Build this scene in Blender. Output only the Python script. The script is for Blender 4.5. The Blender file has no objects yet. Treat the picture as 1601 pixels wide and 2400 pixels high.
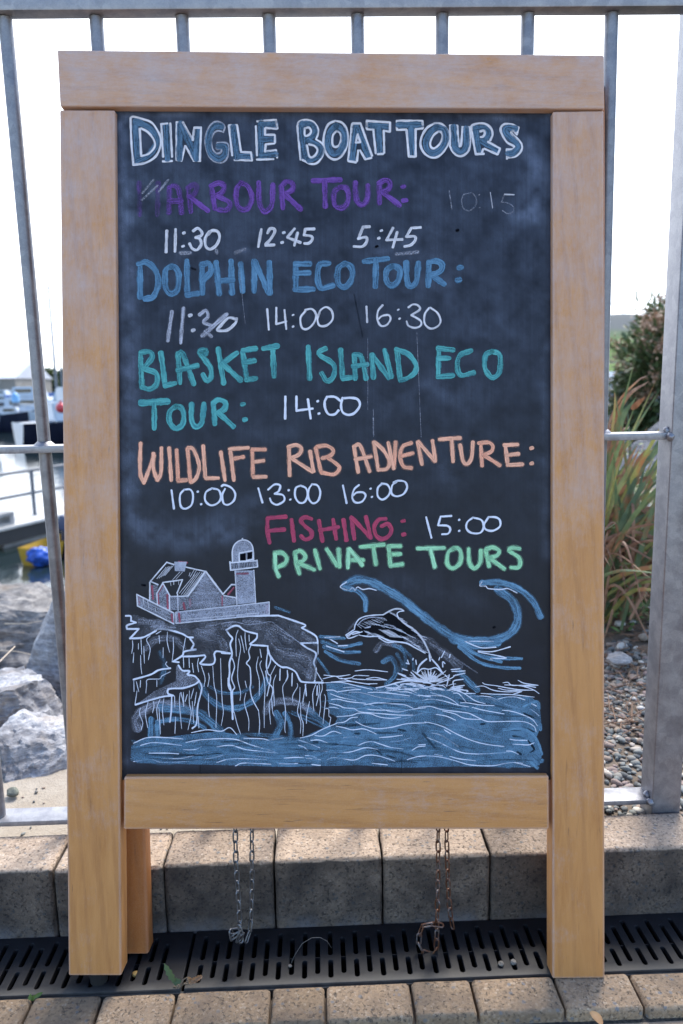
import bpy, bmesh, math, random
import numpy as np
from mathutils import Vector, Matrix, noise as mnoise
R = math.radians
random.seed(7); rng = np.random.default_rng(7)
scene = bpy.context.scene
COL = scene.collection

# ------------------------------------------------------------------ camera
F_PX, PW, PH, EYE = 1777.0, 1601.0, 2400.0, 0.80
TH, PS, RO = R(9.59), R(1.55), R(1.12)
fw = np.array([math.sin(PS)*math.cos(TH), math.cos(PS)*math.cos(TH), -math.sin(TH)])
r0 = np.array([math.cos(PS), -math.sin(PS), 0.0]); u0 = np.cross(r0, fw)
rt = r0*math.cos(RO) - u0*math.sin(RO); up = u0*math.cos(RO) + r0*math.sin(RO)
CAM = np.array([0, 0, EYE])
cd = bpy.data.cameras.new('camera'); cam = bpy.data.objects.new('camera', cd); COL.objects.link(cam)
cam.matrix_world = Matrix(((rt[0], up[0], -fw[0], CAM[0]), (rt[1], up[1], -fw[1], CAM[1]), (rt[2], up[2], -fw[2], CAM[2]), (0, 0, 0, 1)))
cd.sensor_fit = 'VERTICAL'; cd.sensor_height = 36; cd.sensor_width = 24; cd.lens = 36*F_PX/PH
cd.clip_start = 0.02; cd.clip_end = 6000
cd.dof.use_dof = True; cd.dof.focus_distance = 1.08; cd.dof.aperture_fstop = 5.2
scene.camera = cam
# ------------------------------------------------------------------ world, sun, exposure
SUN_EL, SUN_AZ = 52, 24           # azimuth measured from +Y (behind the sign) towards +X
w = bpy.data.worlds.new('World'); scene.world = w; w.use_nodes = True
wn = w.node_tree; wn.nodes.clear()
sky = wn.nodes.new('ShaderNodeTexSky'); sky.sky_type = 'NISHITA'; sky.sun_disc = False
sky.sun_elevation = R(SUN_EL); sky.sun_rotation = R(SUN_AZ); sky.dust_density = 0.5; sky.air_density = 1.0; sky.ozone_density = 2.2
bg = wn.nodes.new('ShaderNodeBackground'); bg.inputs[1].default_value = 0.15
wo = wn.nodes.new('ShaderNodeOutputWorld')
# broken white cloud over the harbour side of the sky
tc = wn.nodes.new('ShaderNodeTexCoord'); mp = wn.nodes.new('ShaderNodeMapping'); mp.inputs['Scale'].default_value = (1, 1, 2.6)
cn = wn.nodes.new('ShaderNodeTexNoise'); cn.inputs['Scale'].default_value = 1.7; cn.inputs['Detail'].default_value = 7
sx = wn.nodes.new('ShaderNodeSeparateXYZ')
ad = wn.nodes.new('ShaderNodeMath'); ad.operation = 'MULTIPLY_ADD'; ad.inputs[1].default_value = 0.42
cr = wn.nodes.new('ShaderNodeValToRGB'); cr.color_ramp.elements[0].position = 0.50; cr.color_ramp.elements[1].position = 0.82
mx = wn.nodes.new('ShaderNodeMix'); mx.data_type = 'RGBA'; mx.inputs[7].default_value = (6.6, 7.0, 7.6, 1)
for a, b in ((tc.outputs['Generated'], mp.inputs[0]), (mp.outputs[0], cn.inputs['Vector']), (tc.outputs['Generated'], sx.inputs[0]),
             (sx.outputs['Y'], ad.inputs[0]), (cn.outputs[0], ad.inputs[2]), (ad.outputs[0], cr.inputs[0]), (cr.outputs[0], mx.inputs[0]),
             (sky.outputs[0], mx.inputs[6]), (mx.outputs[2], bg.inputs[0]), (bg.outputs[0], wo.inputs[0])):
    wn.links.new(a, b)
sl = bpy.data.lights.new('sun', 'SUN'); sl.energy = 1.9; sl.angle = R(19); sl.color = (1, 0.93, 0.83)
so = bpy.data.objects.new('sun', sl); COL.objects.link(so)
sd = Vector((math.sin(R(SUN_AZ))*math.cos(R(SUN_EL)), math.cos(R(SUN_AZ))*math.cos(R(SUN_EL)), math.sin(R(SUN_EL))))
so.rotation_euler = sd.to_track_quat('Z', 'Y').to_euler(); so.location = sd*30
scene.view_settings.view_transform = 'Standard'; scene.view_settings.look = 'None'
scene.view_settings.exposure = 1.6; scene.view_settings.gamma = 1
scene.cycles.transparent_max_bounces = 24

# ------------------------------------------------------------------ helpers: photo measurements -> places in the scene
def ray(x, y): return fw + rt*(x-PW/2)/F_PX + up*(PH/2-y)/F_PX
def atZ(x, y, z): d = ray(x, y); return CAM + d*(z-EYE)/d[2]
def atY(x, y, Y): d = ray(x, y); return CAM + d*Y/d[1]
def sm(a, b, x):
    t = np.clip((np.asarray(x, float)-a)/(b-a), 0, 1); return t*t*(3-2*t)

# ------------------------------------------------------------------ helpers: objects
def tag(o, label=None, cat=None, group=None, kind=None):
    if label: o['label'] = label
    if cat: o['category'] = cat
    if group: o['group'] = group
    if kind: o['kind'] = kind
    return o
def empty(name, loc=(0, 0, 0), rz=0):
    o = bpy.data.objects.new(name, None); COL.objects.link(o); o.location = loc; o.rotation_euler = (0, 0, rz); o.empty_display_size = .1
    return o
def link(name, me, mats, parent=None, smooth=None):
    o = bpy.data.objects.new(name, me); COL.objects.link(o)
    for m in (mats if isinstance(mats, (list, tuple)) else [mats]): me.materials.append(m)
    if parent: o.parent = parent
    if smooth is not None: shade(me, smooth)
    return o
def shade(me, ang):
    me.polygons.foreach_set('use_smooth', [True]*len(me.polygons))
    if ang < 179:
        me.set_sharp_from_angle(angle=R(ang))
def from_bm(bm, name='mesh'):
    me = bpy.data.meshes.new(name); bmesh.ops.recalc_face_normals(bm, faces=bm.faces[:]); bm.to_mesh(me); bm.free(); return me
def raw(verts, faces, name='mesh'):
    me = bpy.data.meshes.new(name); me.from_pydata([tuple(v) for v in verts], [], faces); me.update(); return me
def bbox(bm, x0, x1, y0, y1, z0, z1, bev=0, seg=2, M=None):
    r = bmesh.ops.create_cube(bm, size=1)
    for v in r['verts']:
        v.co = Vector(((x0+x1)/2+v.co.x*(x1-x0), (y0+y1)/2+v.co.y*(y1-y0), (z0+z1)/2+v.co.z*(z1-z0)))
    if bev: 
        es = list({e for v in r['verts'] for e in v.link_edges})
        o = bmesh.ops.bevel(bm, geom=es, offset=bev, segments=seg, profile=.6, affect='EDGES', clamp_overlap=True)
        vs = list({v for f in o['faces'] for v in f.verts} | {v for v in r['verts'] if v.is_valid})
    else: vs = r['verts']
    if M is not None:
        for v in vs: v.co = M @ v.co
    return vs
def tube(bm, pts, rad, n=10, caps=True):
    pts = [Vector(p) for p in pts]; rads = rad if isinstance(rad, (list, tuple)) else [rad]*len(pts)
    rings = []; ref = None
    for i, p in enumerate(pts):
        t = (pts[min(i+1, len(pts)-1)]-pts[max(i-1, 0)]).normalized()
        if ref is None: ref = t.orthogonal().normalized()
        ref = (ref-t*ref.dot(t)).normalized(); b = t.cross(ref)
        rings.append([bm.verts.new(p+(ref*math.cos(2*math.pi*k/n)+b*math.sin(2*math.pi*k/n))*rads[i]) for k in range(n)])
    for a, c in zip(rings, rings[1:]):
        for k in range(n): bm.faces.new((a[k], a[(k+1) % n], c[(k+1) % n], c[k]))
    if caps: bm.faces.new(rings[0][::-1]); bm.faces.new(rings[-1])
def prism(bm, poly, a, b):
    """poly: list of 3-vectors on one side; extruded by vector from a to b (both offsets)"""
    a, b = Vector(a), Vector(b)
    A = [bm.verts.new(Vector(p)+a) for p in poly]; B = [bm.verts.new(Vector(p)+b) for p in poly]
    n = len(A); bm.faces.new(A); bm.faces.new(B[::-1])
    for i in range(n): bm.faces.new((A[i], B[i], B[(i+1) % n], A[(i+1) % n]))

# ------------------------------------------------------------------ helpers: materials
class G:
    def __init__(s, name):
        s.m = bpy.data.materials.new(name); s.m.use_nodes = True; s.t = s.m.node_tree; s.t.nodes.clear()
        s.out = s.t.nodes.new('ShaderNodeOutputMaterial')
    def n(s, typ, ins=None, **props):
        nd = s.t.nodes.new('ShaderNode'+typ)
        for k, v in props.items(): setattr(nd, k, v)
        for k, v in (ins or {}).items(): s.set(nd.inputs[k], v)
        return nd
    def set(s, sock, v):
        if isinstance(v, bpy.types.NodeSocket): s.t.links.new(v, sock)
        elif isinstance(v, (tuple, list)) and len(v) == 3 and sock.type == 'RGBA': sock.default_value = (*v, 1)
        else: sock.default_value = v
    def math(s, op, a, b=0.0, c=0.0, clamp=False):
        nd = s.n('Math', operation=op, use_clamp=clamp); s.set(nd.inputs[0], a); s.set(nd.inputs[1], b); s.set(nd.inputs[2], c); return nd.outputs[0]
    def mix(s, f, a, b, blend='MIX'):
        nd = s.n('Mix', data_type='RGBA', blend_type=blend); s.set(nd.inputs[0], f); s.set(nd.inputs[6], a); s.set(nd.inputs[7], b); return nd.outputs[2]
    def ramp(s, f, stops):
        nd = s.n('ValToRGB', {0: f}); e = nd.color_ramp.elements
        while len(e) < len(stops): e.new(.5)
        for k, (p, c) in zip(e, stops): k.position = p; k.color = (*c, 1) if len(c) == 3 else c
        return nd.outputs[0]
    def lin(s, f, a, b, c=0.0, d=1.0):
        nd = s.n('MapRange', {0: f, 1: a, 2: b, 3: c, 4: d}); nd.clamp = True; return nd.outputs[0]
    def pos(s): return s.n('NewGeometry').outputs['Position']
    def obj(s): return s.n('TexCoord').outputs['Object']
    def map(s, v, scale=(1, 1, 1), loc=(0, 0, 0), rot=(0, 0, 0)): return s.n('Mapping', {0: v, 'Scale': scale, 'Location': loc, 'Rotation': rot}).outputs[0]
    def noise(s, v, scale, detail=4, rough=.55, dist=0): return s.n('TexNoise', {'Vector': v, 'Scale': scale, 'Detail': detail, 'Roughness': rough, 'Distortion': dist}).outputs[0]
    def vor(s, v, scale, feature='F1', rnd=1): return s.n('TexVoronoi', {'Vector': v, 'Scale': scale, 'Randomness': rnd}, feature=feature)
    def attr(s, name): return s.n('Attribute', attribute_name=name).outputs['Fac']
    def bump(s, h, strength=.3, dist=.001, normal=None):
        nd = s.n('Bump', {'Height': h, 'Strength': strength, 'Distance': dist})
        if normal is not None: s.set(nd.inputs['Normal'], normal)
        return nd.outputs[0]
    def bsdf(s, col, rough=.6, metal=0.0, normal=None, spec=.5, **k):
        nd = s.n('BsdfPrincipled', {'Base Color': col, 'Roughness': rough, 'Metallic': metal, 'Specular IOR Level': spec, **k})
        if normal is not None: s.set(nd.inputs['Normal'], normal)
        s.t.links.new(nd.outputs[0], s.out.inputs[0]); return s.m

def plain(name, col, rough=.5, metal=0.0, var=.15, scale=8, spec=.5):
    g = G(name); p = g.obj(); n = g.noise(p, scale, 5)
    c = g.mix(g.lin(n, .3, .7), tuple(x*(1-var) for x in col), tuple(min(1, x*(1+var)) for x in col))
    return g.bsdf(c, rough, metal, spec=spec)

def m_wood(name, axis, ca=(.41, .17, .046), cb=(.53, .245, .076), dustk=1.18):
    g = G(name); p = g.obj()
    st = (1.3, 9, 9) if axis == 'x' else (9, 9, 1.3)
    q = g.map(p, st); wv = g.noise(q, 9, 6, .6, .9)
    fine = g.noise(g.map(p, (6, 160, 160) if axis == 'x' else (160, 160, 6)), 5, 3)
    rings = g.n('TexWave', {'Vector': g.map(p, (.35, 4, 4) if axis == 'x' else (4, 4, .35)), 'Scale': 7, 'Distortion': 5, 'Detail': 3, 'Detail Scale': .8}, wave_type='BANDS', bands_direction='DIAGONAL').outputs['Fac']
    c = g.mix(g.lin(wv, .3, .72), ca, cb)
    c = g.mix(g.math('MULTIPLY', g.lin(rings, .66, .97), .28), c, (.27, .105, .035))
    c = g.mix(g.math('MULTIPLY', g.lin(fine, .42, .8), .35), c, tuple(x*1.08 for x in cb))
    big = g.noise(g.map(p, (2.2, 5, 5) if axis == 'x' else (5, 5, 2.2), (4, 2, 1)), 3, 5, .65)
    c = g.mix(g.lin(big, .45, .7, 0, .55), c, tuple(x*1.02 for x in cb))
    dk = g.noise(g.map(p, (3, 40, 40) if axis == 'x' else (40, 40, 3), (3, 1, 7)), 4, 2)
    c = g.mix(g.math('MULTIPLY', g.lin(dk, .66, .74), .35), c, (.16, .07, .03))
    # chalk dust rubbed into the timber: heavier along arrises; more towards the top, partly painted sky sheen
    z = g.n('SeparateXYZ', {0: p}).outputs['Z']
    dn = g.noise(p, 11, 9, .74); dn2 = g.noise(g.map(p, (20, 90, 90) if axis == 'x' else (90, 90, 20)), 4, 4, .7)
    hi = g.lin(z, .15, 1.2, -.07, .19)
    dust = g.lin(g.math('ADD', g.math('MULTIPLY_ADD', dn, .75, g.math('MULTIPLY', dn2, .3)), hi), .50, .86)
    geo = g.n('NewGeometry'); bv = g.n('Bevel', {'Radius': .0048}, samples=4)
    dt = g.n('VectorMath', {0: geo.outputs['Normal'], 1: bv.outputs[0]}, operation='DOT_PRODUCT').outputs['Value']
    edge = g.math('MULTIPLY', g.lin(g.math('SUBTRACT', 1.0, dt), .01, .12), g.lin(dn2, .22, .48))
    dust = g.math('MAXIMUM', g.math('MULTIPLY', dust, .62*dustk), g.math('MULTIPLY', edge, .95))
    nk = g.noise(g.map(p, (22, 330, 330) if axis == 'x' else (330, 330, 22), (9, 4, 2)), 1, 2)
    c = g.mix(g.math('MULTIPLY', g.lin(nk, .70, .75), .55), c, (.10, .05, .03)); c = g.mix(dust, c, (.43, .385, .41))
    spk = g.noise(p, 1500, 2); 
    c = g.mix(g.math('MULTIPLY', g.lin(spk, .5, .75), .22), c, (.66, .5, .38))
    b = g.bump(g.math('ADD', g.math('MULTIPLY', fine, .6), g.math('MULTIPLY', spk, .4)), .22, .0006)
    return g.bsdf(c, g.lin(wv, .3, .7, .46, .62), normal=b, spec=.45)

def m_concrete(name, tones, dirt_shade, dirt_amt, side_grime_shade=0):
    g = G(name); p = g.pos(); oi = g.n('ObjectInfo').outputs['Random']
    wq = g.map(p, (1, 1, 1)); 
    v = g.vor(wq, 330); rnd = g.n('SeparateColor', {0: v.outputs['Color']}).outputs[0]
    v2 = g.vor(wq, 135); rnd2 = g.n('SeparateColor', {0: v2.outputs['Color']}).outputs[1]
    n1 = g.noise(p, 700, 3, .7); n2 = g.noise(p, 22, 6, .6); n3 = g.noise(p, 6, 3)
    c = g.ramp(rnd, [(0, tones[0]), (.22, tones[1]), (.55, tones[2]), (.82, tones[3]), (1, tones[4])])
    c = g.mix(g.lin(n1, .3, .7, .15, .9), c, tones[1]); c = g.mix(g.lin(n2, .4, .66, 0, .45), c, tuple(x*.72 for x in tones[1]))
    big = g.math('MULTIPLY', g.lin(rnd2, .86, .9), g.lin(v2.outputs['Distance'], .45, .3))
    c = g.mix(g.math('MULTIPLY', big, .75), c, (.17, .18, .19))
    lum = g.math('ADD', .66, g.math('MULTIPLY', oi, .56))
    c = g.mix(1.0, c, g.n('CombineColor', {0: lum, 1: lum, 2: lum}).outputs[0], 'MULTIPLY')
    pit = g.lin(g.noise(p, 210, 3, .6), .58, .66)
    c = g.mix(g.math('MULTIPLY', pit, .7), c, (.05, .042, .036))
    dm = g.lin(n2, .35, .75, 0, dirt_amt)
    if side_grime_shade:
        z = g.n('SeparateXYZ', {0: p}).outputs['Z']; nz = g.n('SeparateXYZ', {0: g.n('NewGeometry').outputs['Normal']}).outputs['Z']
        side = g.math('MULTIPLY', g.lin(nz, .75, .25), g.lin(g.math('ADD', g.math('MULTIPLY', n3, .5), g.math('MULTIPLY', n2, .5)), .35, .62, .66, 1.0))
        dm = g.math('MAXIMUM', dm, g.math('MULTIPLY', side, side_grime_shade))  # upright faces darkened: grime, with the shade of the front painted in
    c = g.mix(dm, c, dirt_shade)
    if side_grime_shade: c = g.mix(g.math('MULTIPLY', g.lin(z, .026, .004), g.lin(n2, .46, .64, 0, .4)), c, (.20, .20, .22))
    h = g.math('SUBTRACT', g.math('ADD', g.math('MULTIPLY', n1, .6), g.math('MULTIPLY', rnd, .5)), g.math('MULTIPLY', pit, .9))
    return g.bsdf(c, .92, normal=g.bump(h, .75, .0013), spec=.25)

def m_galv(name, dark=1.0):
    g = G(name); p = g.obj(); v = g.vor(p, 75); a = g.n('SeparateColor', {0: v.outputs['Color']}).outputs[0]
    n = g.noise(p, 28, 6, .7); s = g.noise(p, 420, 3, .7)
    f = g.math('ADD', g.math('MULTIPLY', a, .13), g.math('ADD', g.math('MULTIPLY', n, .95), g.math('MULTIPLY', s, .3)))
    c = g.ramp(f, [(.25, tuple(dark*x for x in (.17, .175, .21))), (.6, tuple(dark*x for x in (.30, .305, .35))), (.95, tuple(dark*x for x in (.50, .505, .54)))])
    return g.bsdf(c, g.lin(n, .3, .7, .36, .55), .72, normal=g.bump(g.math('ADD', s, n), .2, .0008), spec=.4)

def m_rock(name, tint=(1, 1, 1)):
    g = G(name); p = g.pos()
    q = g.map(p, (1, 1, 2.4), rot=(.5, .35, .2)); n = g.noise(q, 7, 10, .65, .6); n2 = g.noise(p, 60, 8, .7); st = g.noise(g.map(p, (3, 3, 26), rot=(.6, .3, 0)), 6, 6, .6)
    f = g.math('ADD', g.math('MULTIPLY', n, .5), g.math('ADD', g.math('MULTIPLY', n2, .3), g.math('MULTIPLY', st, .3)))
    t = lambda c: tuple(a*b for a, b in zip(c, tint))
    c = g.ramp(f, [(.34, t((.045, .045, .05))), (.48, t((.13, .13, .138))), (.58, t((.25, .25, .26))), (.70, t((.46, .455, .45)))])
    c = g.mix(g.lin(g.noise(p, 11, 5), .52, .72, 0, .4), c, t((.30, .235, .17)))
    return g.bsdf(c, .85, normal=g.bump(f, .9, .02), spec=.3)

# ------------------------------------------------------------------ the setting: pavement, ground, water, hill
WZ = -1.6                                   # water level
TONES_P = ((.05, .042, .035), (.31, .215, .135), (.42, .30, .19), (.20, .155, .115), (.56, .455, .34))
TONES_K = ((.07, .06, .055), (.37, .285, .215), (.52, .41, .315), (.26, .21, .175), (.66, .56, .47))
M_PAVER = m_concrete('paver_concrete', TONES_P, (.12, .095, .08), .45)
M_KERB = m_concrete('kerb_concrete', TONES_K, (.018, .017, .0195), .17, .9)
def m_sheet():
    g = G('pavement'); p = g.pos()
    b = g.n('TexBrick', {'Vector': g.map(p, (1, 1, 1)), 'Scale': 1, 'Brick Width': .115, 'Row Height': .06, 'Mortar Size': .003, 'Color1': (.28, .21, .15), 'Color2': (.21, .165, .125), 'Mortar': (.03, .028, .025)})
    sp = g.n('SeparateColor', {0: g.vor(p, 330).outputs['Color']}).outputs[0]
    c = g.mix(g.math('MULTIPLY', g.lin(sp, .2, .9), .35), b.outputs['Color'], (.12, .1, .085))
    return g.bsdf(c, .92, normal=g.bump(sp, .5, .001), spec=.25)
o = link('pavement', raw([(-9, -9, -.014), (9, -9, -.014), (9, .901, -.014), (-9, .901, -.014)], [(0, 1, 2, 3)]), m_sheet()); tag(o, kind='structure')

def gz(X, Y):
    X = np.asarray(X, float); Y = np.asarray(Y, float)
    s = sm(.15, .75, X - .12*(Y-1.1))
    left = .082 - .75*sm(1.5, 2.5, Y) - 2.2*sm(2.6, 6.0, Y)
    right = .088 + .10*sm(1.6, 3.0, Y) - 2.9*sm(7, 12, Y)
    return left*(1-s) + right*s + .004*np.sin(9*X+3*Y)+.003*np.sin(23*X-17*Y)
def grid_mesh(xs, ys, zf):
    XX, YY = np.meshgrid(xs, ys); Z = zf(XX, YY); nx, ny = len(xs), len(ys)
    V = np.stack([XX, YY, Z], -1).reshape(-1, 3)
    Fc = [(j*nx+i, j*nx+i+1, (j+1)*nx+i+1, (j+1)*nx+i) for j in range(ny-1) for i in range(nx-1)]
    return raw(V, Fc)
def m_ground():
    g = G('ground'); p = g.pos(); x = g.n('SeparateXYZ', {0: p}).outputs['X']
    n = g.noise(p, 9, 8, .65); f = g.noise(p, 180, 5, .7)
    sand = g.mix(g.lin(n, .3, .7), (.30, .25, .195), (.42, .37, .31)); soil = g.mix(g.lin(n, .3, .7), (.085, .065, .05), (.2, .16, .125))
    c = g.mix(g.lin(g.math('ADD', x, g.math('MULTIPLY', n, .3)), .25, .5), sand, soil)
    c = g.mix(g.lin(f, .55, .75, 0, .5), c, (.1, .085, .07))
    return g.bsdf(c, .95, normal=g.bump(g.math('ADD', n, f), .6, .006), spec=.2)
xs = np.concatenate([np.linspace(-14, -1.6, 20), np.linspace(-1.5, 2.0, 110), np.linspace(2.1, 14, 20)])
ys = np.concatenate([np.linspace(1.106, 2.6, 60), np.linspace(2.65, 13, 50)])
o = link('ground', grid_mesh(xs, ys, gz), m_ground(), smooth=180); tag(o, kind='structure')

def m_water():
    g = G('water'); p = g.pos(); n = g.noise(g.map(p, (1.0, .5, 1)), 2.6, 5, .6, .4); n2 = g.noise(g.map(p, (1, .6, 1)), 11, 4)
    b = g.bump(g.math('ADD', n, g.math('MULTIPLY', n2, .3)), .3, .035)
    return g.bsdf((.012, .022, .024), .06, normal=b, spec=.6, IOR=1.33)
o = link('water', raw([(-2500, 2.2, WZ), (2500, 2.2, WZ), (2500, 4000, WZ), (-2500, 4000, WZ)], [(0, 1, 2, 3)]), m_water()); tag(o, kind='structure')

def hillz(X, Y):
    ang = X/Y
    base = 112*sm(.05, .42, ang) * np.exp(-((Y-1400)/420.)**2) + 15*np.sin(X/170.)*np.exp(-((Y-1400)/500.)**2)*sm(.1, .4, ang)
    return WZ - 3 + base + 7*sm(620, 700, Y)
def m_hill():
    g = G('hill'); p = g.pos(); z = g.n('SeparateXYZ', {0: p}).outputs['Z']
    v = g.n('TexVoronoi', {'Vector': g.map(p, (1, .45, 0)), 'Scale': .008}); a = g.n('SeparateColor', {0: v.outputs['Color']}).outputs[0]
    e = g.n('TexVoronoi', {'Vector': g.map(p, (1, .45, 0)), 'Scale': .008}, feature='DISTANCE_TO_EDGE').outputs[0]
    c = g.ramp(a, [(0, (.06, .115, .03)), (.4, (.10, .155, .042)), (.7, (.15, .185, .06)), (1, (.075, .13, .035))])
    c = g.mix(g.lin(e, .05, .02), c, (.03, .05, .03))
    c = g.mix(g.lin(g.math('ADD', z, g.math('MULTIPLY', g.noise(p, .01, 4), 40)), 68, 100), c, (.085, .095, .10))
    return g.bsdf(c, .95, spec=.1)
o = link('hill', grid_mesh(np.linspace(-900, 1900, 70), np.linspace(620, 2400, 50), hillz), m_hill(), smooth=180); tag(o, kind='structure')

# ------------------------------------------------------------------ kerb, drain, paving blocks
KY0, KY1, KZ = 1.0167, 1.107, .1086
DY0, DY1 = .9055, 1.0165
def rough_block(x0, x1, y0, y1, z0, z1, res, rad, amp, seed, chip=1.5, skip_bottom=True):
    lo = np.array([x0, y0, z0]); hi = np.array([x1, y1, z1]); V = []; Fc = []; idx = {}
    nn = [max(2, int(round((hi[k]-lo[k])/res))) for k in range(3)]
    def vid(i, j, k):
        key = (i, j, k)
        if key not in idx:
            idx[key] = len(V); V.append(lo+(hi-lo)*np.array([i/nn[0], j/nn[1], k/nn[2]]))
        return idx[key]
    for ax in range(3):
        a, b = [(1, 2), (2, 0), (0, 1)][ax]
        for side in (0, nn[ax]):
            if ax == 2 and side == 0 and skip_bottom: continue
            for i in range(nn[a]):
                for j in range(nn[b]):
                    q = []
                    for di, dj in ((0, 0), (1, 0), (1, 1), (0, 1)):
                        t = [0, 0, 0]; t[ax] = side; t[a] = i+di; t[b] = j+dj; q.append(vid(*t))
                    Fc.append(q if side else q[::-1])
    V = np.array(V); inn = np.clip(V, lo+rad, hi-rad); d = V-inn; L = np.linalg.norm(d, axis=1, keepdims=True); nrm = d/np.maximum(L, 1e-9)
    P = inn+nrm*rad
    edge = 1-np.max(np.abs(nrm), axis=1)
    off = Vector((seed*3.7, seed*1.3, seed*.7))
    for i in range(len(P)):
        v = Vector(P[i])+off
        n1 = mnoise.noise(v*70); n2 = mnoise.noise(v*260); n3 = mnoise.noise(v*18)
        dd = amp*(.45*n1+.4*n2) + amp*.7*n3 - chip*amp*3.2*edge[i]*max(0, .55+n1+.5*n2)
        P[i] += nrm[i]*dd
    return P, Fc
kj = [-135, 123, 382, 641, 896, 1150, 1405, 1662]
kx = [atY(x, 2050-.033*(x-123), KY0)[0] for x in kj]
klabels = ['rough tan kerb block at the far left, outside the left leg of the sign',
           'kerb block half hidden behind the left leg of the sign, dark weathered face',
           'brown grey kerb block behind the grey hanging chain, left of the middle block',
           'middle kerb block with a faint stain, between the grey chain and the rusty chain',
           'kerb block behind the rusty hanging chain, right of the stained middle block',
           'darkest kerb block, partly behind the left side of the sign\'s right leg',
           'pale speckled kerb block below the galvanised post at the right']
for i in range(7):
    x0, x1 = kx[i]+.0012+.0006*(i % 2), kx[i+1]-.0012
    dz = [.001, -.001, .0005, .0015, 0, -.001, .0008][i]
    P, Fc = rough_block(x0, x1, KY0+.001*random.uniform(-1, 1), KY1, -.03, KZ+dz, .0030, .0042, .0015, i+1)
    c0 = np.array([(x0+x1)/2, (KY0+KY1)/2, 0]); me = raw(P-c0, Fc)
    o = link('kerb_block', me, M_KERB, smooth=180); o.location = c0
    tag(o, klabels[i], 'kerb block', 'kerb blocks in a row behind the drain')
for sgn, xe in ((-1, kx[0]), (1, kx[-1])):
    for k in range(10):
        a, b = sorted((xe+sgn*k*.146, xe+sgn*(k+1)*.146)); P, Fc = rough_block(a+.0012, b-.0012, KY0, KY1, -.03, KZ+random.uniform(-.001, .001), .007, .0045, .0015, 60+k*sgn)
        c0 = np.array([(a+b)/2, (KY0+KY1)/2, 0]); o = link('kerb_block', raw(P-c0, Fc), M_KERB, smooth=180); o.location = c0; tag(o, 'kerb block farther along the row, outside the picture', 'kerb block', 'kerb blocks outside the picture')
pj = [-75, 78, 241, 414, 637, 763, 961, 1103, 1297, 1474, 1660]
pxs = [atZ(x, 2338-.0375*x+6, 0)[0] for x in pj]
plabels = ['paving block at the bottom left corner, with a rusty stain', 'plain brown paving block below the small green sprig, left of the sign\'s left leg',
           'bluish speckled paving block under the left leg, left of the weed', 'wide plain paving block directly right of the weed',
           'narrowest paving block, fourth from the left leg, speckled tan', 'wide paving block in front of the middle of the drain with bluish stones',
           'narrow paving block below the rusty chain', 'smooth reddish brown paving block just left of the right leg',
           'paving block carrying the right leg of the sign and a dried orange leaf', 'sandy paving block at the bottom right corner']
for i in range(10):
    x0, x1 = pxs[i]+.0016, pxs[i+1]-.0016
    P, Fc = rough_block(x0, x1, .843+random.uniform(-.001, .001), DY0-.003+random.uniform(-.0015, .001), -.03, .002+random.uniform(-.0012, .0012), .0024, .0045, .0011, 20+i, 1.6)
    c0 = np.array([(x0+x1)/2, .875, 0]); o = link('paving_block', raw(P-c0, Fc), M_PAVER, smooth=180); o.location = c0
    tag(o, plabels[i], 'paving block', 'paving blocks in the front row along the drain')

for sgn, xe in ((-1, pxs[0]), (1, pxs[-1])):
    for k in range(13):
        a, b = sorted((xe+sgn*k*.108, xe+sgn*(k+1)*.108)); P, Fc = rough_block(a+.0016, b-.0016, .843, DY0-.003, -.03, .002, .007, .0045, .0011, 90+k*sgn)
        c0 = np.array([(a+b)/2, .875, 0]); o = link('paving_block', raw(P-c0, Fc), M_PAVER, smooth=180); o.location = c0; tag(o, 'paving block farther along the drain, outside the picture', 'paving block', 'paving blocks outside the picture')
def m_plastic():
    g = G('black_plastic'); p = g.pos(); n = g.noise(p, 30, 6, .7); f = g.noise(p, 300, 4, .7); y = g.n('SeparateXYZ', {0: p}).outputs['Y']
    c = g.mix(g.lin(n, .35, .75), (.006, .0065, .009), (.014, .0145, .018)); c = g.mix(g.lin(f, .6, .8, 0, .3), c, (.06, .055, .05))
    edge = g.math('MULTIPLY', g.lin(y, DY0+.016, DY0+.004), g.lin(n, .3, .6, .3, .7))
    c = g.mix(edge, c, (.085, .08, .072))
    return g.bsdf(c, g.lin(n, .3, .7, .5, .72), normal=g.bump(f, .15, .0004), spec=.25)
M_PLAST = m_plastic()
def slot_pts(x, ya, yb, hw):
    P = []
    for k in range(9): a = math.pi*k/8; P.append((x+hw*math.cos(a), yb-hw+hw*math.sin(a)))
    for k in range(9): a = math.pi+math.pi*k/8; P.append((x+hw*math.cos(a), ya+hw+hw*math.sin(a)))
    return P
SX = lambda y: atZ(780, y, 0)[1]
rows = dict(back=(SX(2240), SX(2184)), front=(SX(2293), SX(2249)), mid=(SX(2283), SX(2197)))
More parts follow.
